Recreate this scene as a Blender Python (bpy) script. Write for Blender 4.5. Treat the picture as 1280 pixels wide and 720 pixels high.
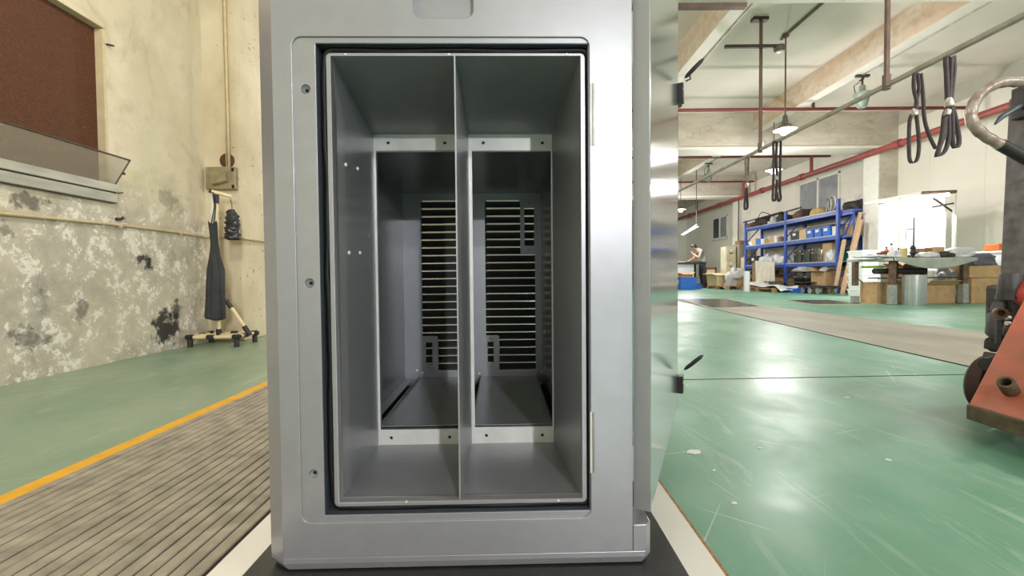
import bpy, bmesh, math, random
from mathutils import Vector, Matrix, Quaternion, noise as mnoise
random.seed(7)
scene = bpy.context.scene
C = scene.collection
for o in list(bpy.data.objects): bpy.data.objects.remove(o)
PI = math.pi; R = math.radians

# ------------------------------------------------------------------ camera
F = 560.0                                   # focal length in pixels of a 1280 wide frame
PITCH = math.atan(15/F); ROLL = 0.009
CAM = Vector((0, 0, 0.52))
MROT = Matrix.Rotation(PI/2 - PITCH, 3, 'X') @ Matrix.Rotation(-ROLL, 3, 'Z')
cd = bpy.data.cameras.new('camera'); cam = bpy.data.objects.new('camera', cd); C.objects.link(cam)
cam.matrix_world = Matrix.Translation(CAM) @ MROT.to_4x4()
cd.sensor_width = 36; cd.lens = 36*F/1280; cd.clip_start = 0.02; cd.clip_end = 200
scene.camera = cam
def ray(px, py): return MROT @ Vector(((px-640)/F, -(py-360)/F, -1))
def at(px, py, Y):                          # the point seen at a pixel at depth Y
    d = ray(px, py); return CAM + d*(Y/d.y)
def ground(px, py, z=0.0):
    d = ray(px, py); return CAM + d*((z-CAM.z)/d.z)

# ------------------------------------------------------------------ world, exposure
w = bpy.data.worlds.new('world'); scene.world = w; w.use_nodes = True
bgn = w.node_tree.nodes['Background']; bgn.inputs[0].default_value = (0.96, 0.98, 1.0, 1); bgn.inputs[1].default_value = .75
scene.view_settings.view_transform = 'Standard'; scene.view_settings.look = 'None'
scene.view_settings.gamma = 1; scene.view_settings.exposure = 0.0; scene.view_settings.use_curve_mapping = False

# ------------------------------------------------------------------ materials
def lin(c): 
    r = []
    for v in c:
        v /= 255; r.append(v/12.92 if v <= .04045 else ((v+.055)/1.055)**2.4)
    return tuple(r) + (1,)
class NT:
    def __init__(s, name):
        s.m = bpy.data.materials.new(name); s.m.use_nodes = True; s.t = s.m.node_tree
        s.b = s.t.nodes['Principled BSDF']; s.n = s.t.nodes; s.l = s.t.links
    def node(s, k, **kw):
        n = s.n.new(k)
        for a, v in kw.items(): setattr(n, a, v)
        return n
    def link(s, a, b): s.l.new(a, b)
    def coord(s, kind='Object'):
        if kind == 'World': return s.node('ShaderNodeNewGeometry').outputs['Position']
        return s.node('ShaderNodeTexCoord').outputs[kind]
    def mapping(s, vec, scale=(1,1,1)):
        n = s.node('ShaderNodeMapping'); n.inputs['Scale'].default_value = scale; s.link(vec, n.inputs['Vector']); return n.outputs[0]
    def noise(s, vec, scale, detail=4, rough=.55, dist=0):
        n = s.node('ShaderNodeTexNoise'); n.inputs['Scale'].default_value = scale; n.inputs['Detail'].default_value = detail
        n.inputs['Roughness'].default_value = rough; n.inputs['Distortion'].default_value = dist; s.link(vec, n.inputs['Vector']); return n.outputs[0]
    def ramp(s, fac, a, b, ca=(0,0,0,1), cb=(1,1,1,1)):
        n = s.node('ShaderNodeValToRGB'); e = n.color_ramp.elements
        e[0].position = a; e[1].position = b; e[0].color = ca; e[1].color = cb; s.link(fac, n.inputs[0]); return n.outputs[0]
    def mix(s, fac, a, b, mode='MIX'):
        n = s.node('ShaderNodeMix', data_type='RGBA', blend_type=mode)
        for v, i in ((fac, 0), (a, 6), (b, 7)):
            if hasattr(v, 'is_output'): s.link(v, n.inputs[i])
            else: n.inputs[i].default_value = v
        return n.outputs[2]
    def math(s, op, a, b=0.0, clamp=False):
        n = s.node('ShaderNodeMath', operation=op, use_clamp=clamp)
        for v, i in ((a, 0), (b, 1)):
            if hasattr(v, 'is_output'): s.link(v, n.inputs[i])
            else: n.inputs[i].default_value = v
        return n.outputs[0]
    def bump(s, h, strength=.3, dist=.01):
        n = s.node('ShaderNodeBump'); n.inputs['Strength'].default_value = strength; n.inputs['Distance'].default_value = dist
        s.link(h, n.inputs['Height']); s.link(n.outputs[0], s.b.inputs['Normal'])
M = {}
def pm(name, col, rough=.5, metal=0.0, var=.12, scale=6, bump=0, bscale=None, kind='Object', stretch=(1,1,1), dark=None, spec=.5):
    t = NT(name); c = lin(col); v = t.mapping(t.coord(kind), stretch)
    n = t.noise(v, scale, 5)
    d = lin(dark) if dark else tuple(x*(1-2.2*var) for x in c[:3]) + (1,)
    l = c if dark else tuple(min(1, x*(1+.9*var)) for x in c[:3]) + (1,)
    t.link(t.ramp(n, .3, .7, d, l), t.b.inputs['Base Color'])
    t.b.inputs['Roughness'].default_value = rough; t.b.inputs['Metallic'].default_value = metal
    t.b.inputs['Specular IOR Level'].default_value = spec
    if bump: t.bump(t.noise(v, bscale or scale*6, 4), bump, .004)
    M[name] = t.m; return t
def em(name, col, strength):
    t = NT(name); t.b.inputs['Base Color'].default_value = lin(col); t.b.inputs['Emission Color'].default_value = lin(col)
    t.b.inputs['Emission Strength'].default_value = strength; M[name] = t.m

# cabinet paints and shaded tones
t = pm('silver_paint', (158,156,161), .36, .45, .02, 30, .02, 900); t.b.inputs['Coat Weight'].default_value = .45; t.b.inputs['Coat Roughness'].default_value = .1
pm('inner_paint', (152,153,158), .36, .35, .02, 25, .02, 900)
pm('bare_steel', (226,224,219), .36, .2, .05, 18)
pm('chamber_paint', (148,149,151), .26, .45, .02, 20)
pm('door_gloss', (166,172,174), .13, .75, .02, 12)
pm('channel_shade', (82,87,98), .4, .3, .03, 20)  # darkened: the shade of the deep channel is put into this colour
pm('slat_shade', (70,71,73), .4, .4, .04, 20)  # chamber tone made darker, shade on the slats is in the colour
pm('rubber', (15,15,17), .5, 0, .1, 60, .1, 300, spec=.3)
pm('black_plastic', (22,22,24), .4, 0, .1, 40)
pm('dark_hole', (12,12,13), .8, 0, .05, 10)
pm('lip_metal', (222,214,196), .3, .6, .08, 30)
pm('hinge_metal', (142,132,126), .4, .4, .1, 60)
pm('black_plate', (46,45,46), .38, 0, .12, 9, .04)
pm('melamine', (226,222,214), .42, 0, .02, 5)
pm('particle_board', (176,128,82), .8, 0, .25, 90, .4)
# factory finishes
pm('yellow_paint', (232,172,32), .5, 0, .08, 14, .08)
pm('rubber_strip', (160,151,134), .75, 0, .16, 16, .3, 220, 'World')
pm('strip_gap', (78,66,56), .9, 0, .1, 20)
pm('zinc', (158,160,150), .38, .55, .15, 9)
pm('old_alloy', (168,166,152), .42, .4, .12, 4, stretch=(1,1,5))
pm('frame_brown', (84,72,64), .5, .3, .15, 20)
pm('cream_conduit', (206,188,150), .55, 0, .08, 12)
pm('cream_pipe', (232,212,168), .4, 0, .06, 15)
pm('joint_black', (50,44,40), .5, 0, .2, 40)
pm('apron_cloth', (60,62,64), .85, 0, .2, 7, .2, 60)
pm('bag_plastic', (52,50,54), .3, 0, .3, 12, .6, 30)
pm('switch_box', (150,138,104), .55, 0, .15, 14)
pm('rust_disc', (96,52,36), .8, 0, .15, 20)
pm('red_pipe', (150,72,66), .45, 0, .1, 6)
pm('dark_red_pipe', (112,44,42), .5, 0, .12, 6)
pm('grey_pipe', (172,164,154), .5, .2, .15, 6)
pm('brown_rod', (116,94,84), .55, .2, .15, 6)
pm('dark_rod', (72,60,56), .55, .2, .12, 6)
pm('strap', (66,58,60), .7, 0, .2, 16)
pm('strap_worn', (138,126,114), .7, 0, .2, 16)
pm('knot_tape', (190,182,168), .5, 0, .2, 30)
pm('lamp_metal', (120,112,104), .4, .4, .1, 20)
pm('lamp_green', (132,146,134), .5, .2, .1, 20)
pm('shade_white', (236,234,228), .4, 0, .03, 20)
em('lamp_glow', (255,250,240), 9); em('tube_glow', (252,253,255), 8)
pm('rack_blue', (52,84,170), .4, 0, .12, 8)
pm('shelf_board', (176,184,204), .45, .1, .08, 8)
pm('crate_blue', (44,110,206), .45, 0, .08, 10)
pm('crate_green', (34,132,106), .45, 0, .1, 10)
pm('card', (194,160,118), .85, 0, .1, 10, .08, 60)
pm('card_dark', (152,120,88), .85, 0, .12, 10, .08, 60)
pm('card_pale', (216,190,148), .85, 0, .08, 10)
pm('pallet_wood', (178,142,98), .85, 0, .2, 20, .2, 80)
pm('plank_wood', (204,172,136), .7, 0, .12, 12, stretch=(3,3,.6))
pm('white_plastic', (228,230,230), .45, 0, .03, 8)
pm('film', (210,212,214), .25, 0, .12, 9, .5, 24)
pm('cloth_white', (222,216,200), .8, 0, .06, 8, .2, 40)
pm('steel_pot', (120,118,114), .18, .9, .2, 14)
pm('tarp_dark', (58,50,48), .75, 0, .25, 8, .4, 24)
pm('cloth_brown', (112,88,70), .85, 0, .15, 10, .3, 30)
pm('cushion_yellow', (206,182,112), .8, 0, .1, 8)
pm('file_cream', (214,204,172), .5, .05, .08, 8)
pm('file_olive', (158,150,124), .5, .05, .1, 8)
pm('wood_red', (120,72,52), .6, 0, .15, 14)
pm('bench_dark', (44,44,48), .5, 0, .1, 12)
pm('bench_sheet', (176,182,172), .5, 0, .1, 6, .15, 30)
pm('leg_rust', (124,100,84), .6, .3, .25, 14)
pm('leg_galv', (172,178,176), .4, .4, .12, 14)
pm('bin_steel', (196,200,200), .3, .6, .1, 10, stretch=(12,12,1))
pm('lime', (170,226,60), .5, 0, .1, 10)
pm('orange_pack', (238,122,50), .5, 0, .2, 40)
pm('truck_orange', (200,108,84), .5, 0, .3, 9, .1, 60, dark=(160,100,84))
pm('truck_edge', (116,100,82), .6, .4, .25, 24, .2)
pm('truck_dark', (74,70,72), .5, .35, .25, 16, .2, 60)
pm('mast_grey', (112,108,112), .5, .3, .2, 24, .15, 80)
pm('truck_red', (206,78,70), .42, 0, .12, 12)
pm('wheel', (70,44,44), .5, 0, .15, 12)
pm('handle_tape', (186,176,168), .32, .25, .3, 22, .6, 60, dark=(140,112,98))
pm('handle_grip', (40,42,44), .5, 0, .1, 20)
pm('lever_grey', (98,102,112), .4, .4, .1, 20)
pm('skin', (186,140,112), .6, 0, .06, 12)
pm('shirt', (138,138,132), .85, 0, .1, 10)
pm('trousers', (50,50,54), .85, 0, .12, 10)
pm('hair', (28,24,24), .6, 0, .15, 30)
pm('shoe', (40,36,36), .6, 0, .15, 20)
pm('glass_dark', (74,78,84), .12, 0, .15, 3)
pm('glass_grey', (150,154,158), .25, 0, .1, 3)
pm('window_white', (226,224,214), .45, 0, .04, 8)
pm('plate_dark', (64,62,60), .22, .3, .3, 5)
pm('plate_edge', (196,186,164), .6, 0, .1, 20)
pm('paper', (232,230,224), .7, 0, .04, 20)

# floor: worn green epoxy
t = NT('floor_epoxy'); p = t.coord('World')
n1 = t.noise(p, .55, 5, .6); n2 = t.noise(t.mapping(p, (1, .35, 1)), 2.2, 6, .65); n3 = t.noise(p, 42, 3, .6)
col = t.mix(t.ramp(n1, .35, .65), lin((80,142,114)), lin((116,162,138)))
col = t.mix(t.math('MULTIPLY', t.ramp(n2, .42, .8), .5), col, lin((158,176,160)))
sx = t.node('ShaderNodeSeparateXYZ'); t.link(p, sx.inputs[0])
left = t.ramp(t.math('MULTIPLY_ADD', sx.outputs[0], -.5), .42, .62)
col = t.mix(t.math('MULTIPLY', left, .75), col, t.mix(t.ramp(n2, .3, .7), lin((128,146,120)), lin((156,164,144))))
vor = t.node('ShaderNodeTexVoronoi'); vor.inputs['Scale'].default_value = 8; t.link(p, vor.inputs['Vector'])
nf = t.noise(p, 3.1, 2); spk = t.math('MULTIPLY', t.math('LESS_THAN', vor.outputs['Distance'], t.math('MULTIPLY', t.noise(p, 11, 1), .09)), t.math('GREATER_THAN', nf, .52))
col = t.mix(spk, col, lin((205,214,204)))
scr = t.noise(t.mapping(p, (5, .8, 1)), 2.4, 9, .75, .8); col = t.mix(t.math('MULTIPLY', t.ramp(scr, .56, .74), .5), col, lin((192,206,192)))
scd = t.noise(p, 7, 9, .75, .3); col = t.mix(t.math('MULTIPLY', t.ramp(scd, .58, .76), .35), col, lin((92,124,104)))
for k_, (rz, sc) in enumerate(((.9,(90,1.1,1)),(-.6,(70,.9,1)),(1.9,(110,1.4,1)),(.25,(80,1,1)))):
    mp_ = t.node('ShaderNodeMapping', vector_type='TEXTURE'); mp_.inputs['Rotation'].default_value = (0,0,rz); mp_.inputs['Location'].default_value = (k_*3.7,k_*1.9,0); t.link(p, mp_.inputs['Vector'])
    sn = t.noise(t.mapping(mp_.outputs[0], sc), 1.0, 2, .5); col = t.mix(t.math('MULTIPLY', t.ramp(sn, .715, .74), .5), col, lin((200,214,202)))
t.link(col, t.b.inputs['Base Color']); t.b.inputs['Specular IOR Level'].default_value = .45
t.link(t.math('ADD', t.math('MULTIPLY', t.ramp(t.noise(p, 1.7, 7, .7, .5), .3, .7), .24), .27), t.b.inputs['Roughness'])
t.bump(t.noise(p, 3.5, 4, .5), .06, .01); M['floor_epoxy'] = t.m
# worn concrete lane
pm('lane', (148,145,130), .6, 0, .14, 2.2, .15, 120, 'World', (1,.4,1))
# left wall: peeling cream plaster, dirty and flaking below the conduit
t = NT('plaster_left'); p = t.coord('World'); sx = t.node('ShaderNodeSeparateXYZ'); t.link(p, sx.inputs[0]); Z = sx.outputs[2]
big = t.noise(p, 1.5, 5, .6); mid = t.noise(p, 7.5, 8, .72, .4); fine = t.noise(p, 34, 6, .72, .4); soot = t.noise(p, 3.2, 6, .6, .5)
cream = t.mix(t.ramp(big, .35, .7), lin((210,198,170)), lin((228,219,196)))
cream = t.mix(t.math('MULTIPLY', t.ramp(soot, .56, .72), .45), cream, lin((176,162,134)))
dirt = t.mix(t.ramp(mid, .38, .62), lin((180,173,158)), lin((208,201,185)))
dirt = t.mix(t.math('MULTIPLY', t.ramp(t.noise(p, 2.3, 5, .6), .5, .66), .6), dirt, lin((218,208,188)))
dirt = t.mix(t.math('MULTIPLY', t.ramp(soot, .57, .68), .7), dirt, lin((140,136,128)))
flakes = t.ramp(t.math('ADD', t.math('MULTIPLY', mid, .6), t.math('MULTIPLY', fine, .4)), .525, .545)
dirt = t.mix(flakes, dirt, t.mix(t.ramp(fine, .4, .6), lin((226,220,206)), lin((240,236,226))))
dark = t.ramp(t.math('ADD', t.math('MULTIPLY', soot, .5), t.math('MULTIPLY', fine, .5)), .60, .63)
dirt = t.mix(t.math('MULTIPLY', dark, .55), dirt, lin((92,90,84)))
low = t.ramp(t.math('ADD', t.math('MULTIPLY', Z, .5), t.math('MULTIPLY', t.math('SUBTRACT', big, .5), .5)), .40, .56, (1,1,1,1), (0,0,0,1))
cream = t.mix(t.math('MULTIPLY', t.ramp(t.noise(t.mapping(p, (1,1.6,.8)), 2.6, 7, .7, 1.2), .54, .74), .5), cream, lin((170,154,122)))
col = t.mix(low, cream, dirt)
for (y, z, ry, rz, k) in ((3.12,.64,.06,.055,1),(3.04,.66,.05,.03,.9),(3.25,.17,.13,.14,.95),(3.36,.3,.07,.07,.8),(2.36,.93,.09,.05,.7),(2.33,.22,.1,.06,.6),(2.62,.37,.05,.1,.55),(2.22,.78,.05,.06,.5),(3.3,1.1,.12,.07,.35)):
    vs = t.node('ShaderNodeVectorMath', operation='SUBTRACT'); t.link(p, vs.inputs[0]); vs.inputs[1].default_value = (-2.52, y, z)
    vm = t.mapping(vs.outputs[0], (0, 1/ry, 1/rz)); ln = t.node('ShaderNodeVectorMath', operation='LENGTH'); t.link(vm, ln.inputs[0])
    dd = t.math('ADD', ln.outputs['Value'], t.math('MULTIPLY', t.math('SUBTRACT', t.noise(p, 16, 4, .65), .5), 3.2))
    col = t.mix(t.math('MULTIPLY', t.ramp(dd, .55, 1.0, (1,1,1,1), (0,0,0,1)), k), col, lin((58,56,56)))
t.link(col, t.b.inputs['Base Color']); t.b.inputs['Roughness'].default_value = .85; t.b.inputs['Specular IOR Level'].default_value = .2
t.bump(t.math('ADD', t.math('MULTIPLY', flakes, .6), mid), .35, .012); M['plaster_left'] = t.m
# column plaster: cream with chips
t = NT('plaster_column'); p = t.coord('World'); big = t.noise(p, 2, 5); col = t.mix(t.ramp(big, .35, .7), lin((196,180,150)), lin((222,210,182)))
ch = t.noise(p, 34, 2, .5); nf = t.noise(p, 3, 2); col = t.mix(t.math('MULTIPLY', t.ramp(ch, .70, .72), t.ramp(nf, .42, .5)), col, lin((92,78,66)))
t.link(col, t.b.inputs['Base Color']); t.b.inputs['Roughness'].default_value = .85; t.bump(t.noise(p, 9, 5), .2, .01); M['plaster_column'] = t.m
# ceiling / beams
pm('ceiling_paint', (226,216,206), .85, 0, .05, .7, 0, None, 'World')
t = NT('beam_stained'); p = t.coord('World'); a = t.noise(t.mapping(p, (1.2,.5,1.2)), 1.6, 7, .65, .6); b = t.noise(p, 9, 6, .6)
col = t.mix(t.ramp(a, .36, .62), lin((216,204,188)), lin((200,176,150))); col = t.mix(t.math('MULTIPLY', t.ramp(b, .52, .66), .35), col, lin((160,132,108)))
t.link(col, t.b.inputs['Base Color']); t.b.inputs['Roughness'].default_value = .9; M['beam_stained'] = t.m
t = NT('beam_grey'); p = t.coord('World'); a = t.noise(t.mapping(p, (.6,1,2)), 1.4, 7, .65, .6); b = t.noise(p, 6, 6, .65, 1)
col = t.mix(t.ramp(a, .36, .64), lin((196,190,176)), lin((170,160,144))); col = t.mix(t.math('MULTIPLY', t.ramp(b, .56, .66), .4), col, lin((138,124,108)))
t.link(col, t.b.inputs['Base Color']); t.b.inputs['Roughness'].default_value = .9; t.bump(b, .3, .02); M['beam_grey'] = t.m
pm('beam_under', (228,220,210), .85, 0, .06, 1.2, 0, None, 'World')
pm('wall_panel', (228,224,212), .22, 0, .03, .6, 0, None, 'World')
pm('wall_upper', (186,183,170), .85, 0, .08, 1.0, 0, None, 'World')
# honeycomb cooling pad
t = NT('cooling_pad'); p = t.coord('World'); wv = t.node('ShaderNodeTexWave', wave_type='BANDS', bands_direction='Z'); wv.inputs['Scale'].default_value = 26
wv.inputs['Distortion'].default_value = 5; wv.inputs['Detail Scale'].default_value = 6; t.link(p, wv.inputs['Vector']); g = t.noise(p, 60, 3)
col = t.mix(wv.outputs[1], lin((80,48,28)), lin((112,68,42))); col = t.mix(t.ramp(g, .74, .78), col, lin((206,180,150)))
t.link(col, t.b.inputs['Base Color']); t.b.inputs['Roughness'].default_value = .9; t.bump(wv.outputs[1], .6, .01); M['cooling_pad'] = t.m
# smoked hopper glass
t = NT('hopper_glass'); t.b.inputs['Base Color'].default_value = lin((196,184,168)); t.b.inputs['Roughness'].default_value = .12
t.b.inputs['Alpha'].default_value = .34; M['hopper_glass'] = t.m
t = NT('clear_film'); t.b.inputs['Base Color'].default_value = lin((220,222,224)); t.b.inputs['Roughness'].default_value = .2; t.b.inputs['Alpha'].default_value = .55
t.bump(t.noise(t.coord(), 18, 4), .8, .02); M['clear_film'] = t.m

# ------------------------------------------------------------------ helpers
ORG = {}
class MB:
    def __init__(s): s.v = []; s.f = []
    def add(s, vs, fs):
        b = len(s.v); s.v += [Vector(x) for x in vs]; s.f += [tuple(i+b for i in f) for f in fs]; return s
    def box(s, x0, x1, y0, y1, z0, z1):
        return s.add([(x0,y0,z0),(x1,y0,z0),(x1,y1,z0),(x0,y1,z0),(x0,y0,z1),(x1,y0,z1),(x1,y1,z1),(x0,y1,z1)],
                     [(0,3,2,1),(4,5,6,7),(0,1,5,4),(1,2,6,5),(2,3,7,6),(3,0,4,7)])
    def hexa(s, p): return s.add(p, [(0,3,2,1),(4,5,6,7),(0,1,5,4),(1,2,6,5),(2,3,7,6),(3,0,4,7)])
    def obox(s, c, size, rz=0, rx=0, ry=0):
        m = Matrix.Rotation(rz,3,'Z') @ Matrix.Rotation(ry,3,'Y') @ Matrix.Rotation(rx,3,'X'); c = Vector(c); h = [x/2 for x in size]
        return s.hexa([c + m @ Vector((a*h[0], b*h[1], d*h[2])) for d in (-1,1) for a, b in ((-1,-1),(1,-1),(1,1),(-1,1))])
    def tube(s, pts, r, n=8, closed=False, caps=True):
        pts = [Vector(p) for p in pts]; k = len(pts); rs = r if isinstance(r, (list, tuple)) else [r]*k
        prev = None; rings = []
        for i, p in enumerate(pts):
            if closed: d = pts[(i+1) % k] - pts[i-1]
            else: d = pts[min(i+1, k-1)] - pts[max(i-1, 0)]
            d.normalize()
            if prev is None: u = d.orthogonal().normalized()
            else: u = (prev - d*prev.dot(d)).normalized()
            prev = u; v = d.cross(u)
            rings.append([p + (u*math.cos(2*PI*j/n) + v*math.sin(2*PI*j/n))*rs[i] for j in range(n)])
        b = len(s.v)
        for rg in rings: s.v += rg
        for i in range(k if closed else k-1):
            for j in range(n):
                a = b+i*n; c = b+((i+1) % k)*n; s.f.append((a+j, a+(j+1) % n, c+(j+1) % n, c+j))
        if caps and not closed:
            s.f.append(tuple(b+j for j in reversed(range(n)))); s.f.append(tuple(b+(k-1)*n+j for j in range(n)))
        return s
    def cyl(s, p0, p1, r0, r1=None, n=16): return s.tube([p0, p1], [r0, r0 if r1 is None else r1], n)
    def lathe(s, prof, c=(0,0,0), n=24, axis=None, cap0=True):
        c = Vector(c); b = len(s.v); q = Vector((0,0,1)).rotation_difference(Vector(axis)) if axis else Quaternion()
        for r, z in prof:
            for j in range(n): s.v.append(c + q @ Vector((r*math.cos(2*PI*j/n), r*math.sin(2*PI*j/n), z)))
        for i in range(len(prof)-1):
            for j in range(n): s.f.append((b+i*n+j, b+i*n+(j+1) % n, b+(i+1)*n+(j+1) % n, b+(i+1)*n+j))
        if cap0 and prof[0][0] > 1e-6: s.f.append(tuple(b+j for j in reversed(range(n))))
        if prof[-1][0] > 1e-6: s.f.append(tuple(b+(len(prof)-1)*n+j for j in range(n)))
        return s
    def prism(s, poly, axis, a, b_):                 # poly in the two other axes
        k = len(poly); vs = []
        for d in (a, b_):
            for (u, v) in poly:
                vs.append({'x':(d,u,v), 'y':(u,d,v), 'z':(u,v,d)}[axis])
        fs = [tuple(range(k)), tuple(range(2*k-1, k-1, -1))] + [(i, k+i, k+(i+1) % k, (i+1) % k) for i in range(k)]
        return s.add(vs, fs)
    def grid(s, nu, nv, fn, thick=0):
        b = len(s.v)
        for i in range(nu+1):
            for j in range(nv+1): s.v.append(Vector(fn(i/nu, j/nv)))
        for i in range(nu):
            for j in range(nv):
                a = b+i*(nv+1)+j; s.f.append((a, a+nv+1, a+nv+2, a+1))
        return s
    def build(s, name, mat, parent=None, local=False, smooth=False, bevel=0, solid=0, base=None, seg=2):
        org = Vector((0,0,0))
        if parent is not None and not local: org = ORG[parent.name]
        if parent is None:
            if base is not None: org = Vector(base)
            else:
                xs = [v.x for v in s.v]; ys = [v.y for v in s.v]; zs = [v.z for v in s.v]
                org = Vector(((min(xs)+max(xs))/2, (min(ys)+max(ys))/2, min(zs)))
        me = bpy.data.meshes.new(name); me.from_pydata([v-org for v in s.v], [], s.f)
        bm = bmesh.new(); bm.from_mesh(me)
        bmesh.ops.remove_doubles(bm, verts=bm.verts, dist=1e-6)
        bmesh.ops.recalc_face_normals(bm, faces=bm.faces)
        if solid: bmesh.ops.solidify(bm, geom=bm.faces[:], thickness=solid)
        if bevel: bmesh.ops.bevel(bm, geom=[e for e in bm.edges if e.is_manifold and e.calc_face_angle(0) > .5], offset=bevel, segments=seg, affect='EDGES', profile=.6)
        bm.to_mesh(me); bm.free()
        if smooth:
            for pl in me.polygons: pl.use_smooth = True
            if smooth != 'all':
                try: me.set_sharp_from_angle(angle=R(40))
                except Exception: pass
        o = bpy.data.objects.new(name, me); C.objects.link(o); me.materials.append(M[mat] if isinstance(mat, str) else mat)
        if parent is not None: o.parent = parent; ORG[o.name] = ORG[parent.name]
        else: o.location = org; ORG[o.name] = org
        return o
def tag(o, label, cat, group=None):
    o['label'] = label; o['category'] = cat
    if group: o['group'] = group
    return o
def struct(o, label=None):
    o['kind'] = 'structure'
    if label: o['label'] = label
    return o
def thing(name, label, cat, loc=(0,0,0), rz=0, group=None):
    o = bpy.data.objects.new(name, None); C.objects.link(o); o.location = loc; o.rotation_euler = (0,0,rz)
    o.empty_display_size = .05; ORG[o.name] = Vector(loc); return tag(o, label, cat, group)
def holder(name, loc, parent=None):                 # empty of the setting
    o = bpy.data.objects.new(name, None); C.objects.link(o); o.location = loc; ORG[o.name] = Vector(loc); o['kind'] = 'structure'; return o
def loop_round(x0, x1, z0, z1, r, n=5):
    pts = []
    for cx, cz, a0 in ((x1-r, z1-r, 0), (x0+r, z1-r, PI/2), (x0+r, z0+r, PI), (x1-r, z0+r, 3*PI/2)):
        for i in range(n+1):
            a = a0 + PI/2*i/n; pts.append((cx+r*math.cos(a), cz+r*math.sin(a)))
    return pts
def circ(x, z, r, n=14): return [(x+r*math.cos(2*PI*i/n), z+r*math.sin(2*PI*i/n)) for i in range(n)]
def plate(name, outer, holes, y, th, mat, parent, bev=0, local=True):
    """flat plate in the local XZ plane with real holes, front face at depth y, thickness th backwards"""
    cu = bpy.data.curves.new(name, 'CURVE'); cu.dimensions = '2D'; cu.fill_mode = 'BOTH'; cu.extrude = th/2 - bev; cu.bevel_depth = bev; cu.bevel_resolution = 2
    for lp in [outer] + holes:
        sp = cu.splines.new('POLY'); sp.points.add(len(lp)-1); sp.use_cyclic_u = True
        for q, (a, b) in zip(sp.points, lp): q.co = (a, b, 0, 1)
    tmp = bpy.data.objects.new('tmp', cu); C.objects.link(tmp)
    dg = bpy.context.evaluated_depsgraph_get(); me = bpy.data.meshes.new_from_object(tmp.evaluated_get(dg)); bpy.data.objects.remove(tmp); bpy.data.curves.remove(cu)
    me.transform(Matrix.Translation((0, y+th/2, 0)) @ Matrix.Rotation(PI/2, 4, 'X'))
    me.name = name; me.materials.clear(); me.materials.append(M[mat])
    o = bpy.data.objects.new(name, me); C.objects.link(o); o.parent = parent; ORG[o.name] = ORG[parent.name]; return o
def blob(name, c, size, mat, seed=0, amp=.25, parent=None, sub=4, flat=True, rz=0):
    """crumpled soft heap resting at c"""
    rnd = random.Random(seed); bm = bmesh.new(); bmesh.ops.create_icosphere(bm, subdivisions=sub, radius=1)
    o1 = Vector((rnd.uniform(-9,9), rnd.uniform(-9,9), rnd.uniform(-9,9))); m = Matrix.Rotation(rz, 3, 'Z')
    for v in bm.verts:
        p_ = v.co.copy()
        d = mnoise.noise(p_*1.3+o1)*1.5 + mnoise.ridged_multi_fractal(p_*1.6+o1, .9, 2.1, 4, 1.0, 2.0)*.45-.4 + mnoise.noise(p_*5+o1)*.35
        q = p_*(1+amp*d); q.x = math.copysign(abs(q.x)**.8, q.x); q.y = math.copysign(abs(q.y)**.8, q.y); z = q.z
        if flat: z = max(z, -.35)+.35; z /= 1.35
        v.co = m @ Vector((q.x*size[0]/2, q.y*size[1]/2, 0)) + Vector((0,0,z*size[2] if flat else z*size[2]/2))
    me = bpy.data.meshes.new(name); bm.to_mesh(me); bm.free(); me.materials.append(M[mat])
    for pl in me.polygons: pl.use_smooth = True
    o = bpy.data.objects.new(name, me); C.objects.link(o); o.location = Vector(c)
    if parent: o.parent = parent; o.location = Vector(c) - ORG[parent.name]
    ORG[o.name] = Vector(c); return o
def copy_tree(o, parent=None):
    c = o.copy(); C.objects.link(c); c.parent = parent; ORG[c.name] = ORG[o.name]
    for ch in list(o.children): copy_tree(ch, c)
    return c

# ------------------------------------------------------------------ the building
XL, XR, ZC = -2.52, 9.1, 4.3
struct(MB().box(XL-.3, XR+.3, -11, 27, -.1, 0).build('floor', 'floor_epoxy'))
struct(MB().box(XL-.3, XR+.3, -11, 27, ZC, ZC+.15).build('ceiling', 'ceiling_paint'))
# left wall with the cooling-pad opening (z 1.12 .. 2.07, y .6 .. 2.79)
WY0, WY1, WZ0, WZ1 = .5, 2.82, 1.0, 2.09
mb = MB().box(XL-.3, XL, -11, WY0, 0, ZC).box(XL-.3, XL, WY1, 27, 0, ZC).box(XL-.3, XL, WY0, WY1, 0, WZ0).box(XL-.3, XL, WY0, WY1, WZ1, ZC)
struct(mb.build('wall_left', 'plaster_left'))
struct(MB().box(XR, XR+.2, -11, 27, 3.98, ZC).build('wall_right_upper', 'wall_upper'))
o = MB().box(XR+.02, XR+.2, -11, 27, 0, 3.98).build('wall_right', 'wall_panel'); struct(o)
y = -10.9; pan = None
while y < 26.5:                                     # sandwich panels of the right wall, each a board with a joint
    m_ = MB().box(XR, XR+.02, y, y+1.147, .02, 3.975)
    m_.build('wall_panel', 'wall_panel', o); y += 1.15
struct(MB().box(XL-.3, XR+.3, 27, 27.2, 0, ZC).build('wall_far', 'wall_upper'))
# columns
struct(MB().box(XL-.1, -2.225, 3.71, 4.15, 0, ZC).build('column', 'plaster_column', bevel=.012), 'cream plastered pillar with chipped paint beside the peeling wall')
for k, y in enumerate((4.5, 10.6, 17.1, 23.4)):
    struct(MB().box(8.66, XR+.1, y, y+.46, 0, 3.5).build('column', 'beam_grey' if y == 10.6 else 'window_white', bevel=.01))
    struct(MB().box(8.645, 8.66, y+.01, y+.46, 0, 3.5).build('trim_%d' % (k+1), 'window_white'))
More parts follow.
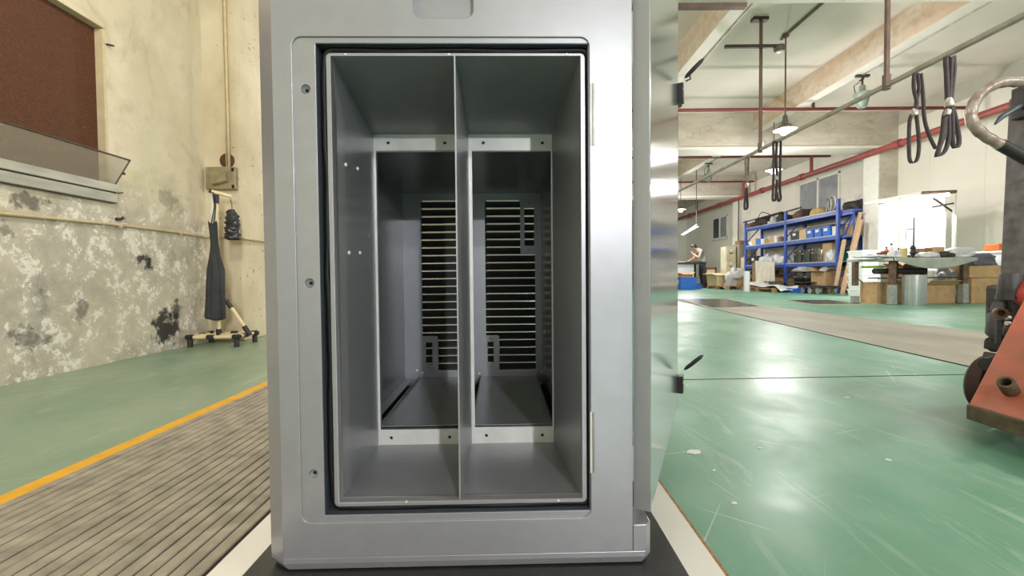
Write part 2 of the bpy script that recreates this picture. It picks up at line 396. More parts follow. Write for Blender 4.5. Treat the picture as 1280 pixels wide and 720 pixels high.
# beams: cross girders and joists along the hall
for k, y in enumerate((4.4, 10.6, 17.1, 23.4)):
    o = MB().box(XL, XR, y, y+.5, 3.5, ZC+.02).build('ceiling_girder', 'beam_grey'); struct(o)
    struct(MB().box(XL, XR-.02, y-.02, y+.52, 3.44, 3.5).build('trim_%d' % (k+11), 'beam_under'))
for k, x in enumerate((-.12, 2.78, 5.70)):
    o = MB().box(x, x+.2, -11, 27, 3.86, ZC+.02).build('ceiling_joist', 'beam_stained'); struct(o)
    struct(MB().box(x, x+.2, -11, 27, 3.845, 3.86).build('trim_%d' % (k+21), 'beam_under'))
tag(MB().box(-.5, 2.56, 4.9, 4.97, 3.40, 3.45).build('formwork_strip', 'brown_rod'), 'brown timber strip left under the ceiling girder at top of picture', 'timber strip')
# lane, joint line, yellow line
pl = [(2.35,1.2),(4.05,1.2),(4.0,9.5),(3.36,9.5)]
struct(MB().prism(pl, 'z', 0, .003).build('floor_lane', 'lane'), 'worn grey beige lane running through the green floor')
struct(MB().hexa([(2.343,1.2,0),(2.352,1.2,0),(3.362,9.5,0),(3.353,9.5,0),(2.343,1.2,.004),(2.352,1.2,.004),(3.362,9.5,.004),(3.353,9.5,.004)]).build('trim_31', 'dark_hole'))
a, b = ground(850, 475), ground(1150, 469.5)
d = (b-a); struct(MB().hexa([a, a+d*1.2, a+d*1.2+Vector((0,.006,0)), a+Vector((0,.006,0))] + [q+Vector((0,0,.002)) for q in (a, a+d*1.2, a+d*1.2+Vector((0,.006,0)), a+Vector((0,.006,0)))]).build('trim_32', 'dark_rod'))
struct(MB().box(-1.235, -1.175, .2, 6.5, 0, .003).build('floor_line', 'yellow_paint'), 'yellow painted floor line beside the ribbed mat')
# ------------------------------------------------------------------ ribbed mat, board and plate under the cabinet
mat_ = thing('floor_mat', 'grey brown ribbed mat on the floor left of the cabinet', 'mat', (-.83, 2.5, 0))
MB().box(-1.175, -.53, .15, 5.6, 0, .003).build('backing', 'strip_gap', mat_)
px_ = .0302
first = MB().box(-.0127, .0127, -2.35, 3.1, .003, .010).build('rib', 'rubber_strip', mat_, local=True, bevel=.002, seg=1)
first.location = (-1.158+.83, 0, 0)
for i in range(1, 21):
    c = first.copy(); C.objects.link(c); c.parent = mat_; c.location = (-1.158+.83+i*px_, random.uniform(-.02,.02), random.uniform(-.0008,.0008))
bd = thing('base_board', 'white laminated chipboard under the cabinet with raw brown edge', 'board', (-.085, 1.05, 0))
MB().box(-.527, .362, .45, 1.72, 0, .012).build('chipboard_core', 'particle_board', bd)
MB().box(-.525, .354, .45, 1.715, .012, .0145).build('white_laminate', 'melamine', bd)
tag(MB().box(-.460, .291, .5, 1.66, .0145, .0185).build('base_plate', 'black_plate', bevel=.001), 'black plate between the cabinet and the white board', 'plate')

# ------------------------------------------------------------------ the cabinet
CY, CTH = .755, R(1.2)
CORG = Vector((-.0915, CY, .0185))
cab = thing('metal_cabinet', 'open silver grey sheet metal cabinet with twin bays and a divider', 'cabinet', CORG, CTH)
MC = Matrix.Rotation(CTH, 3, 'Z'); MCI = MC.inverted()
def cl(px, py, d):                                   # pixel -> local point in the cabinet plane of depth d
    n = MC @ Vector((0,1,0)); p0 = CORG + MC @ Vector((0,d,0)); r = ray(px, py)
    return MCI @ (CAM + r*((p0-CAM).dot(n)/r.dot(n)) - CORG)
def rect(l, r, t_, b_, d):
    my, mx = (t_+b_)/2, (l+r)/2
    return cl(l, my, d).x, cl(r, my, d).x, cl(mx, b_, d).z, cl(mx, t_, d).z     # x0, x1, z0, z1
def rloop(l, r, t_, b_, d, rad): x0, x1, z0, z1 = rect(l, r, t_, b_, d); return loop_round(x0, x1, z0, z1, rad)
def box_ring(mb, a, b, d0, d1):                      # four walls between two rects (x0,x1,z0,z1) from depth d0 to d1
    A = [(a[0],d0,a[2]),(a[1],d0,a[2]),(a[1],d0,a[3]),(a[0],d0,a[3])]; B = [(b[0],d1,b[2]),(b[1],d1,b[2]),(b[1],d1,b[3]),(b[0],d1,b[3])]
    return mb.add(A+B, [(0,1,5,4),(1,2,6,5),(2,3,7,6),(3,0,4,7)])
ZT = 1.5
fx0, fx1 = cl(347, 380, 0).x, cl(790, 380, 0).x
oxl = cl(332, 380, .022).x; oxr = cl(812.5, 400, .012).x
zpl = cl(560, 694, 0).z; zb = .003
# front skin with recess opening and the grip hole above
rec = rect(370, 738.5, 45, 651.5, 0); ins = rect(399, 737.5, 53, 642, .002); opn = rect(418.5, 727, 70, 625.5, .014)
grip = rect(515, 592, -30, 23, 0)
outer = [(fx0, zpl), (fx1, zpl), (fx1, ZT), (fx0, ZT)]
plate('front_panel', outer, [loop_round(*rec, .016), loop_round(*grip, .014)], 0, .004, 'silver_paint', cab, .0009)
MB().box(grip[0]-.01, grip[1]+.01, .026, .029, grip[2]-.02, grip[3]+.02).build('grip_pocket', 'silver_paint', cab, True)
box_ring(MB(), grip, grip, .004, .026).build('grip_rim', 'silver_paint', cab, True)
dim = [cl(381.5, 111, .002), cl(386.5, 354, .002), cl(391.5, 593, .002)]
rp = [(rec[0]-.004, rec[2]-.004), (rec[1]+.004, rec[2]-.004), (rec[1]+.004, rec[3]+.004), (rec[0]-.004, rec[3]+.004)]
o = plate('recess_plate', rp, [loop_round(*ins, .002, 2)] + [circ(q.x, q.z, .0085, 20) for q in dim], .0032, .003, 'silver_paint', cab, .0006)
for q in dim:                                        # dimpled screw seats
    s_ = MB().lathe([(.0092,0),(.0070,.0045),(.0042,.007),(.0,.007)], (q.x, .0035, q.z), 20, (0,1,0), False).build('screw_dimple', 'silver_paint', o, True, smooth=True)
    MB().lathe([(.0030,0),(.0030,.0012),(.0012,.0016),(.0010,.0004),(0,.0004)], (q.x, .0102, q.z), 12, (0,-1,0)).build('screw_tip', 'dark_hole', o, True)
# channel, gasket, flange
ch0 = ins; ch1 = rect(404, 735, 57, 639, .032)
box_ring(MB(), ins, ins, .004, .034).build('channel_wall', 'channel_shade', cab, True, solid=.0015)
lo = (opn[0]-.0065, opn[1]+.0065, opn[2]-.0055, opn[3]+.0035)
plate('channel_floor', [(ins[0]-.004, ins[2]-.004), (ins[1]+.004, ins[2]-.004), (ins[1]+.004, ins[3]+.004), (ins[0]-.004, ins[3]+.004)], [[(opn[0],opn[2]),(opn[1],opn[2]),(opn[1],opn[3]),(opn[0],opn[3])]], .034, .002, 'channel_shade', cab)
plate('opening_flange', loop_round(*lo, .008), [[(opn[0],opn[2]),(opn[1],opn[2]),(opn[1],opn[3]),(opn[0],opn[3])]], .012, .022, 'silver_paint', cab, .0006)
gl = loop_round(lo[0]-.006, lo[1]+.006, lo[2]-.006, lo[3]+.0065, .014, 6); gp = []
for i, (a, b) in enumerate(gl):                      # subdivide so the rubber can wander a little
    a2, b2 = gl[(i+1) % len(gl)]; L = math.hypot(a2-a, b2-b); k = max(1, int(L/.03))
    for j in range(k):
        x, z = a+(a2-a)*j/k, b+(b2-b)*j/k; ww = .0013*math.sin(x*31+z*23)+.0008*math.sin(z*57+1)
        gp.append((x+ww*(1 if abs(a2-a) < .01 else 0), .021, z+ww*(1 if abs(b2-b) < .01 else 0)))
MB().tube(gp, .0064, 10, closed=True).build('rubber_gasket', 'rubber', cab, True, smooth='all')
MB().tube([(x*1.0, .029, z) for x, y, z in [(p_[0] + (.004 if p_[0] > (opn[0]+opn[1])/2 else -.004), 0, p_[2] + (.003 if p_[2] > (opn[2]+opn[3])/2 else -.003)) for p_ in gp]], .0045, 8, closed=True).build('gasket_clip', 'rubber', cab, True, smooth='all')
# hinge leaves on the right edge
for (ya, yb) in ((104, 182), (515, 591)):
    z1, z0 = cl(742, ya, 0).z, cl(742, yb, 0).z; x = cl(741.8, (ya+yb)/2, 0).x
    h = MB().box(x-.002, x+.0016, -.0016, .004, z0, z1).build('hinge', 'hinge_metal', cab, True, bevel=.0006)
    MB().cyl((x-.0035, .0015, z0), (x-.0035, .0015, z1), .0024, n=10).build('hinge_pin', 'bare_steel', h, True)
# chamfered left edge, side, plinth
D = .86
MB().prism([(fx0, 0), (fx0, .004), (oxl+.004, .024), (oxl+.004, D), (oxl, D), (oxl, .022)], 'z', zpl, ZT).build('side_panel', 'silver_paint', cab, True)
MB().box(fx1-.003, fx1, .004, D, zpl, ZT).build('side_panel', 'silver_paint', cab, True)
MB().box(oxl, fx1, 0, D, ZT-.001, ZT+.003).build('top_panel', 'silver_paint', cab, True)
zr = cl(800, 656, 0).z                                # plinth band, corner block rises under the door edge
A = [(fx0, 0), (oxr-.012, 0), (oxr, .012), (oxr, D), (oxl, D), (oxl, .022)]; i_ = .006
Bq = [(fx0+.006, .004), (oxr-.018, .004), (oxr-.003, .018), (oxr-.003, D), (oxl+.003, D), (oxl+.003, .028)]
vs = [(x, y, zb) for x, y in Bq] + [(x, y, zb+.012) for x, y in A] + [(x, y, zpl) for x, y in A]
fs = [tuple(range(6))] + [(j, (j+1) % 6, 6+(j+1) % 6, 6+j) for j in range(6)] + [(6+j, 6+(j+1) % 6, 12+(j+1) % 6, 12+j) for j in range(6)] + [tuple(range(12, 18))]
MB().add(vs, fs).build('plinth', 'silver_paint', cab, True, bevel=.0012)
MB().box(oxl+.02, oxr-.03, .03, D-.03, 0, zb+.001).build('foot_rail', 'black_plastic', cab, True)
MB().prism([(fx1+.0015, .001), (oxr-.010, .001), (oxr, .012), (oxr, .06), (fx1+.0015, .06)], 'z', zpl, zr).build('corner_block', 'silver_paint', cab, True, bevel=.0015)
# inner bay
bf = rect(470, 691, 168, 554.5, .30); DB = .30
P = lambda r, d: [(r[0],d,r[2]),(r[1],d,r[2]),(r[1],d,r[3]),(r[0],d,r[3])]
f4, b4 = P(opn, .013), P(bf, DB)
def slab(a, b, c, d, off, name, mt):
    off = Vector(off); q = [Vector(v) for v in (a, b, c, d)]
    return MB().hexa(q + [v+off for v in q]).build(name, mt, cab, True)
iw = slab(f4[0], b4[0], b4[3], f4[3], (-.002,0,0), 'inner_wall', 'inner_paint')
ir = slab(f4[1], b4[1], b4[2], f4[2], (.002,0,0), 'inner_wall', 'inner_paint')
slab(f4[0], f4[1], b4[1], b4[0], (0,0,-.002), 'inner_floor', 'inner_paint')
slab(f4[3], f4[2], b4[2], b4[3], (0,0,.002), 'inner_top', 'inner_paint')
for (px, py) in ((435,206),(449.5,211),(437,316),(450.5,316)):      # rivets on the left wall
    tt = (px-418.5)/(470-418.5); dep = .013+(DB-.013)*(tt*.775/(1-.225*tt) if False else tt*.72/(1-.28*tt))
    q = cl(px, py, dep); x = opn[0]+(bf[0]-opn[0])*(dep-.013)/(DB-.013)
    MB().lathe([(.0042,-.001),(.0042,.001),(.003,.003),(.0015,.0036),(0,.0036)], (x, dep, q.z), 12, (1,0,0)).build('rivet', 'bare_steel', iw, True, smooth=True)
for px, py in ((432,68),(561,68),(708,68),(508,627),(698,625.5)):
    q = cl(px, py, .012); MB().lathe([(.0022,0),(.0018,.0009),(0,.0012)], (q.x, .012, q.z), 10, (0,-1,0)).build('weld_nub', 'bare_steel', cab, True, smooth=True)
# back frame of the bay with two openings and screw holes
r1 = rect(472.5, 574, 188, 537, DB); r2 = rect(591.5, 690, 188, 534, DB)
r1 = (r1[0], cl(579, 360, DB).x, r1[2], r1[3])
hol = [cl(px, py, DB) for px, py in ((485,178.5),(556,178.5),(604,178.5),(678,178.5),(489,547.5),(562,546.5),(608,544.5),(678,544))]
sq = lambda r: [(r[0],r[2]),(r[1],r[2]),(r[1],r[3]),(r[0],r[3])]
bfo = (bf[0]-.002, bf[1]+.002, bf[2]-.002, bf[3]+.002)
fr = plate('bay_frame', sq(bfo), [sq(r1), sq(r2)] + [circ(q.x, q.z, .0042) for q in hol], DB, .003, 'bare_steel', cab, .0004)
for r in (r1, r2): box_ring(MB(), r, r, DB+.003, DB+.016).build('frame_lip', 'inner_paint', fr, True, solid=-.0012)
for q in hol: MB().lathe([(.0055,0),(.0055,.006),(0,.006)], (q.x, DB+.003, q.z), 12, (0,1,0)).build('screw_nut', 'black_plastic', fr, True)
# divider
dx = cl(571.8, 350, .014).x
MB().hexa([(dx-.0011,.0135,opn[2]),(dx+.0011,.0135,opn[2]),(dx+.0011,DB,bf[2]),(dx-.0011,DB,bf[2]),(dx-.0011,.0135,opn[3]),(dx+.0011,.0135,opn[3]),(dx+.0011,DB,bf[3]),(dx-.0011,DB,bf[3])]).build('divider', 'inner_paint', cab, True)
MB().box(dx-.0013, dx+.0013, .0118, .0136, opn[2], opn[3]).build('divider_edge', 'silver_paint', cab, True)
# rear chamber: walls, floor plates with slots, louvred rear panel
DR = .83
xa, xb = -.364+.0915, .1215+.0915; zf, zc2 = .164-.0185, .812-.0185
MB().box(xa-.003, xa, DB+.004, DR, zf-.03, zc2).build('chamber_wall', 'chamber_paint', cab, True)
wr = MB().box(xb, xb+.003, DB+.004, DR, zf-.03, zc2).build('chamber_wall', 'chamber_paint', cab, True)
MB().box(xa, xb, DB+.004, DR, zc2, zc2+.003).build('chamber_top', 'chamber_paint', cab, True)
MB().box(xa, xb, DB+.004, DR, zf-.033, zf-.03).build('chamber_floor', 'dark_hole', cab, True)
for (l, r) in ((-.312+.0915, -.118+.0915), (-.094+.0915, .101+.0915)):
    fp = MB().box(l, r, DB+.012, DR-.001, zf-.002, zf).build('floor_plate', 'chamber_paint', cab, True)
    for x in (l, r-.0015): MB().box(x, x+.0015, DB+.012, DR-.01, zf, zf+.007).build('plate_flange', 'chamber_paint', fp, True)
MB().box(xa+.001, xa+.03, DB+.03, DR-.02, zf-.004, zf-.002).build('guide_rail', 'inner_paint', cab, True)
for (x, y, z) in ((xb, .70, .32), (xb, .62, .45), (xb, .7, .2)):
    MB().lathe([(.004,0),(.003,.003),(0,.0035)], (x, y, z), 10, (-1,0,0)).build('wall_screw', 'bare_steel', wr, True, smooth=True)
ZL0, ZL1 = cl(640, 463, DR).z, cl(640, 250, DR).z
def opening(x0, x1, notch):
    """louvre opening with the bracket tabs cut as notches; tabs carry a slot"""
    r_ = .006; pts = []
    tl, tr = notch
    pts += [(x1-r_, ZL0), (x1, ZL0+r_)]
    if tr: pts += [(x1, tr[1]), (x1-tr[0]+r_, tr[1]), (x1-tr[0], tr[1]+r_), (x1-tr[0], ZL1-r_), (x1-tr[0]-r_, ZL1)]
    else: pts += [(x1, ZL1-r_), (x1-r_, ZL1)]
    pts += [(x0+r_, ZL1), (x0, ZL1-r_)]
    if tl: pts += [(x0, tl[1]), (x0+tl[0]-r_, tl[1]), (x0+tl[0], tl[1]-r_), (x0+tl[0], ZL0)]
    else: pts += [(x0, ZL0+r_), (x0+r_, ZL0)]
    return pts
l0, l1 = cl(527.5, 360, DR).x, cl(527.5, 360, DR).x+.178; q0, q1 = cl(607, 360, DR).x, cl(669, 360, DR).x
zt1 = cl(660, 318, DR).z; zt2 = cl(616, 419, DR).z
s1 = rect(655.5, 667.5, 260, 307, DR); s2 = rect(609.5, 617, 427.5, 454.5, DR); s3 = rect(532.5, 540.5, 428, 456, DR)
dots = [cl(661, 254.5, DR), cl(661, 312.5, DR), cl(613.5, 423, DR), cl(613.5, 458.5, DR), cl(537, 460, DR)]
rearp = plate('rear_panel', [(xa, zf-.03), (xb, zf-.03), (xb, zc2), (xa, zc2)],
      [opening(l0, l1, ((.054, zt2), None)), opening(q0, q1, ((.047, zt2), (.0515, zt1))), sq(s1), sq(s2), sq(s3)] + [circ(q.x, q.z, .0022, 8) for q in dots], DR, .002, 'inner_paint', cab)
for px, py in ((599,467),(677.5,464.5),(657,471),(528,466),(521,463)):
    q = cl(px, py, DR); MB().lathe([(.0045,0),(.003,.003),(0,.004)], (q.x, DR, q.z), 10, (0,-1,0)).build('panel_screw', 'bare_steel', rearp, True, smooth=True)
pitch = (ZL1-ZL0)/22.0
NS = 23
def slat_mesh(x0, x1):
    t_ = .001; a = (.012, pitch*.90); b = (.026, 0.0)
    m = MB().hexa([(x0, a[0], a[1]), (x1, a[0], a[1]), (x1, a[0]+t_, a[1]), (x0, a[0]+t_, a[1]), (x0, b[0], b[1]), (x1, b[0], b[1]), (x1, b[0]+t_, b[1]), (x0, b[0]+t_, b[1])])
    return m
bays = ((l0-.008, l1+.006), (q0-.004, q1+.006))
for bi, (x0, x1) in enumerate(bays):
    s0 = slat_mesh(x0, x1).build('louver_slat', 'slat_shade', rearp, True)
    e0 = MB().box(x0+.010, x1-.002, .002, .0265, -.0006, .0011).build('slat_lip', 'lip_metal', rearp, True)
    s0.location = (0, DR, ZL0); e0.location = (0, DR, ZL0+pitch*.02)
    for i in range(1, NS):
        for src in (s0, e0):
            c = src.copy(); C.objects.link(c); c.parent = rearp; c.location = (0, DR, src.location.z + i*pitch)
# outer back skin frame around the louvres
plate('back_skin', [(oxl+.005, zb+.02), (fx1-.004, zb+.02), (fx1-.004, ZT), (oxl+.005, ZT)], [[(bays[0][0],ZL0-.012),(bays[1][1],ZL0-.012),(bays[1][1],ZL1+.012),(bays[0][0],ZL1+.012)]], DR+.027, .002, 'silver_paint', cab)
# the side door, ajar
h0, h1 = Vector((.2385, .77)), Vector((.5295, 1.43)); dd = (h1-h0); DL = dd.length; ang = math.atan2(dd.y, dd.x)
door = bpy.data.objects.new('side_door', None)
def dw(u, n, z):                                     # door coords -> cabinet local (u along door, n inwards)
    e = dd.normalized(); nn = Vector((-e.y, e.x)); w_ = Vector((h0.x+e.x*u+nn.x*n, h0.y+e.y*u+nn.y*n, z)); return MCI @ (w_-CORG)
zd0 = .106
def dbox(u0, u1, n0, n1, z0, z1): return MB().hexa([dw(u0,n0,z0), dw(u1,n0,z0), dw(u1,n1,z0), dw(u0,n1,z0), dw(u0,n0,z1), dw(u1,n0,z1), dw(u1,n1,z1), dw(u0,n1,z1)])
door = dbox(0, DL, 0, .0295, zd0, ZT+.02).build('side_door', 'door_gloss', cab, True, bevel=.0018)
dbox(-.0012, 0, .0015, .029, zd0+.001, ZT+.02).build('door_edge', 'silver_paint', door, True, bevel=.0004)
for zc in (1.085, .175):
    lb = dbox(DL-.036, DL+.006, -.018, 0, zc-.028, zc+.025).build('latch_body', 'black_plastic', door, True, bevel=.002)
    dbox(DL-.038, DL+.008, -.0185, -.017, zc+.004, zc+.007).build('latch_rim', 'bare_steel', door, True)
    MB().tube([dw(DL-.015,-.010,zc+.02), dw(DL-.015,-.016,zc+.038), dw(DL-.015,-.022,zc+.046)], .0022, 8).build('latch_neck', 'bare_steel', door, True)
    lv = [dw(DL-.015, -.020-.055*k, zc+.044+.05*k) for k in (0, .15, .5, .85, 1)]
    MB().tube(lv, [.002,.006,.007,.006,.002], 8).build('latch_lever', 'black_plastic', door, True, smooth='all')

# ------------------------------------------------------------------ left wall: window, conduit, switch, coat stand
wn = holder('window_1', (XL, (WY0+WY1)/2, WZ0))
MB().box(XL-.16, XL-.045, WY0, WY1, 1.06, WZ1).build('cooling_pad', 'cooling_pad', wn)
MB().box(XL-.22, XL+.006, WY1-.012, WY1+.004, 1.1, WZ1).build('reveal_trim', 'cream_conduit', wn, bevel=.004)
MB().box(XL-.22, XL+.012, WY0, WY1, WZ1-.018, WZ1+.012).build('lintel_trim', 'plaster_column', wn, bevel=.004)
sl = MB().box(XL-.15, XL+.035, WY0, WY1+.035, 1.068, 1.118).build('sill_rail', 'old_alloy', wn, bevel=.004)
MB().box(XL-.15, XL+.028, WY0, WY1+.035, 1.004, 1.062).build('sill_rail', 'old_alloy', wn, bevel=.004)
MB().box(XL-.15, XL+.02, WY0, WY1+.03, 1.0, 1.07).build('sill_gap', 'frame_brown', wn)
MB().tube([(XL+.03, WY1+.03, 1.066), (XL+.06, WY1+.035, 1.07)], .004, 6).build('sill_hook', 'dark_rod', wn)
hp = [Vector((XL+.015, WY1+.03, 1.118)), Vector((-2.405, WY1+.03, 1.272))]
dv = Vector((0, WY0-WY1-.03, 0))
tag_ = MB().hexa([hp[0]+dv, hp[0], hp[1], hp[1]+dv] + [q+Vector((.003,0,-.002)) for q in (hp[0]+dv, hp[0], hp[1], hp[1]+dv)]).build('hopper_pane', 'hopper_glass', wn)
MB().tube([hp[0], hp[1]], .0045, 6).build('hopper_stile', 'frame_brown', wn); MB().tube([hp[1], hp[1]+dv], .006, 6).build('hopper_rail', 'frame_brown', wn)
MB().obox(hp[0]*.5+hp[1]*.5+Vector((.006,.004,-.006)), (.012,.01,.014)).build('hopper_catch', 'dark_rod', wn)
MB().tube([(XL, WY1+.02, 1.99), (XL+.045, WY1+.02, 1.98)], .006, 8).build('window_peg', 'dark_rod', wn)
pts = [at(0,0,1)*0+Vector((XL+.014, y, z)) for y, z in ((.3,.83),(1.2,.838),(2.2,.85),(2.8,.868),(3.3,.872),(3.68,.866))] + [Vector((XL+.03,3.695,.866)), Vector((-2.4,3.697,.864)), Vector((-2.212,3.697,.852)), Vector((-2.209,3.72,.85)), Vector((-2.209,4.1,.85))]
cd_ = thing('wall_conduit', 'cream cable conduit running level along the peeling wall', 'conduit', (XL, 2, .85))
MB().tube(pts, .0095, 8).build('pipe', 'cream_conduit', cd_, smooth='all')
for y in (1.3, 2.2, 2.88, 3.4): MB().box(XL, XL+.026, y-.008, y+.008, .838+.012*(y-1.3)/1.6, .872+.012*(y-1.3)/1.6).build('clip', 'cream_conduit', cd_, bevel=.003)
tag(MB().tube([(XL, 2.87, .905), (XL+.03, 2.87, .905), (XL+.045,2.87,.915)], [.012,.008,.011], 8).build('wall_bolt', 'dark_rod'), 'short rusty bolt sticking out of wall above the conduit', 'bolt')
CF = 3.71
b0, b1 = at(262, 238, CF), at(297.5, 210, CF)
sw = thing('switch_box', 'old beige electrical switch box on the pillar above the coat stand', 'switch box', ((b0.x+b1.x)/2, CF, b0.z))
MB().box(b0.x, b1.x, CF-.05, CF, b0.z, b1.z).build('box_body', 'switch_box', sw, bevel=.005)
c_ = (b0+b1)/2
MB().obox((c_.x, CF-.062, c_.z-.005), (.13,.024,.09), 0, 0, R(-14)).build('cover_plate', 'switch_box', sw, bevel=.004)
MB().obox((c_.x+.01, CF-.075, c_.z-.032), (.12,.02,.022), 0, 0, R(-14)).build('switch_bar', 'switch_box', sw, bevel=.004)
for z in (b0.z+.02, b1.z-.025): MB().obox((b1.x-.012, CF-.054, z), (.018,.008,.025)).build('clasp', 'dark_hole', sw)
q = at(284.5, 201, CF); tag(MB().lathe([(.058,0),(.058,.012),(.05,.016),(0,.016)], (q.x, CF, q.z), 24, (0,-1,0)).build('round_cover', 'rust_disc', smooth=True), 'round rusty brown cover disc above the switch box', 'cover')
q = at(287.5, 210, CF-.02)
vc = thing('riser_conduit', 'vertical cream conduit pair rising from the switch box', 'conduit', (q.x, CF-.02, q.z))
for dx_, rr in ((0,.011), (-.022,.005)): MB().tube([(q.x+dx_, CF-.03, q.z-.01), (q.x+dx_-.004, CF-.026, q.z+.6), (q.x+dx_-.012, CF-.02, 3.9)], rr, 8).build('pipe', 'cream_conduit', vc, smooth='all')
# coat stand from joint pipes
SY0, SY1 = 3.40, 3.64; xl_, xr_ = -2.455, -2.1
st = thing('coat_stand', 'coat stand of cream pipes and black joints on a square base', 'coat stand', (-2.28, 3.52, 0))
zz = .075; r_ = .014
def pipe(a, b, r=r_, m='cream_pipe', nm='pipe'): return MB().tube([a, b], r, 10).build(nm, m, st, smooth=True)
cs = [(xl_,SY0),(xr_,SY0),(xr_,SY1),(xl_,SY1)]
for i in range(4):
    a, b = cs[i], cs[(i+1) % 4]; pipe((*a, zz), (*b, zz))
    for k in (0, .45, 1): 
        q = Vector((*a, zz)).lerp(Vector((*b, zz)), k); e = (Vector((*b, zz))-Vector((*a, zz))).normalized()
        pipe(q-e*.028, q+e*.028, .0185, 'joint_black', 'joint')
for (x, y) in cs: pipe((x, y, 0), (x, y, zz+.02), .019, 'joint_black', 'foot')
pipe((xl_, SY0+.11, zz), (xr_, SY0+.11, zz)); mx = at(273.5, 410, SY0+.11).x; my = SY0+.11
top = at(275.5, 243, my).z
pipe((mx, my, zz), (mx+.008, my, top)); pipe((mx, my, zz-.015), (mx, my, zz+.05), .02, 'joint_black', 'joint'); pipe((mx+.008, my, top-.07), (mx+.008, my, top), .02, 'joint_black', 'joint')
ta, tb = at(262.5, 238.5, my-.03), at(290, 246, my+.03); pipe(ta, tb, .0145)
pipe(ta-(tb-ta).normalized()*.004, ta+(tb-ta).normalized()*.012, .016, 'joint_black', 'cap')
a, b = at(308, 412, SY0+.07), at(287, 381, SY0+.08); pipe(a, b, .0135, nm='stub_pipe'); e = (b-a).normalized(); pipe(b-e*.03, b+e*.045, .018, 'joint_black', 'cap'); pipe(a-e*.05, a+e*.03, .019, 'joint_black', 'joint')
# hanging on the stand
def apron(u, v):
    z0, z1 = at(268, 277, my).z, at(268, 398, my).z; z = z0+(z1-z0)*v
    xl = [261,262.5,263,260,256.5,255,254,253,252][min(8,int(v*8))]; xl2 = [261,262.5,263,260,256.5,255,254,253,252][min(8,int(v*8)+1)]; k = v*8-int(v*8)
    xr = [272,272,273,275,279.5,279,279,279.5,280][min(8,int(v*8))]; xr2 = [272,272,273,275,279.5,279,279,279.5,280][min(8,int(v*8)+1)]
    yy = my-.045-.02*v; px = (xl+(xl2-xl)*k)*(1-u)+(xr+(xr2-xr)*k)*u
    fold = .016*math.sin(u*7+v*2.5)*(.4+v*.8) + .006*math.sin(u*19+1)
    return (at(px, 340, yy).x, yy+fold, z+.012*math.cos(u*5)*v-(.02*math.sin(u*PI) if v < .02 else 0))
ap = thing('apron', 'dark grey work apron hanging from the coat stand', 'apron', (mx-.03, my-.05, .2))
MB().grid(26, 30, apron).build('apron_cloth', 'apron_cloth', ap, smooth='all', solid=.003)
MB().tube([apron(.35,0), at(268,258,my-.04), at(266,241,my-.035), at(268,236,my-.02), at(270,244,my-.01), at(269,262,my-.03), apron(.7,0)], .004, 6).build('neck_strap', 'apron_cloth', ap, smooth='all')
a, b = at(267.5, 243, my+.02), at(266.5, 282, my+.02)
tag(MB().cyl(b, a, .019, n=14).build('paper_tube', 'paper', smooth=True), 'pale tube hanging behind the apron on the coat stand', 'tube')
c0 = at(288, 249, my+.03); c1 = at(290, 262, my+.03); c2 = at(291, 300, my+.03)
bg = thing('plastic_bag', 'crumpled black plastic bag hanging from the stand crossbar', 'bag', c2)
MB().tube([c0, (c0+c1)/2+Vector((.006,0,0)), c1], .003, 6).build('bag_string', 'bag_plastic', bg)
def bagf(u, v):
    a = 2*PI*u; rr = (.022+.034*math.sin(min(1, v*1.1)*PI*.6)**.6)*(1+.3*mnoise.noise(Vector((math.cos(a)*1.2, math.sin(a)*1.2, v*9)))+.35*mnoise.noise(Vector((math.cos(a)*3, math.sin(a)*3, v*22))))
    if v > .97: rr *= .75
    return (c1.x+(c2.x-c1.x)*v+rr*math.cos(a), c1.y+rr*.7*math.sin(a), c1.z+(c2.z-c1.z)*v)
MB().grid(28, 50, bagf).build('bag_body', 'bag_plastic', bg, smooth='all')
# ------------------------------------------------------------------ lamps
def pendant(x, y, z, top, label, energy, col=(1,.95,.925), shade=.17):
    L = thing('pendant_lamp', label, 'lamp', (x, y, z), 0, 'pendant lamps of the hall')
    MB().tube([(x,y,z+.16), (x,y,top)], .012, 8).build('drop_rod', 'brown_rod', L)
    MB().lathe([(.02,.24),(.035,.22),(.04,.15),(.05,.13),(.05,.09),(.02,.08)], (x,y,z), 16).build('lamp_holder', 'lamp_metal', L, smooth=True)
    MB().lathe([(.05,.10),(.07,.09),(shade,.005),(shade,.0),(.066,.083),(.045,.09)], (x,y,z), 24).build('shade', 'lamp_metal', L, smooth=True)
    MB().lathe([(0,-.085),(.05,-.07),(.075,-.03),(.07,.03),(.035,.08)], (x,y,z), 18).build('bulb', 'lamp_glow', L, smooth='all')
    ld = bpy.data.lights.new('bulb_light', 'POINT'); ld.energy = energy; ld.color = col; ld.shadow_soft_size = .08
    lo_ = bpy.data.objects.new('bulb_light', ld); C.objects.link(lo_); lo_.parent = L; lo_.location = (0,0,-.19)
    return L
E = 150
pendant(4.36, 7.18, 2.80, 4.3, 'brightest pendant lamp hanging in front of the ceiling girder', E)
pendant(5.80, 9.95, 2.80, 3.86, 'smaller pendant lamp below the girder over the hanging straps', E)
pendant(5.95, 15.8, 2.80, 4.3, 'farthest pendant lamp beside the open cabinet door', E)
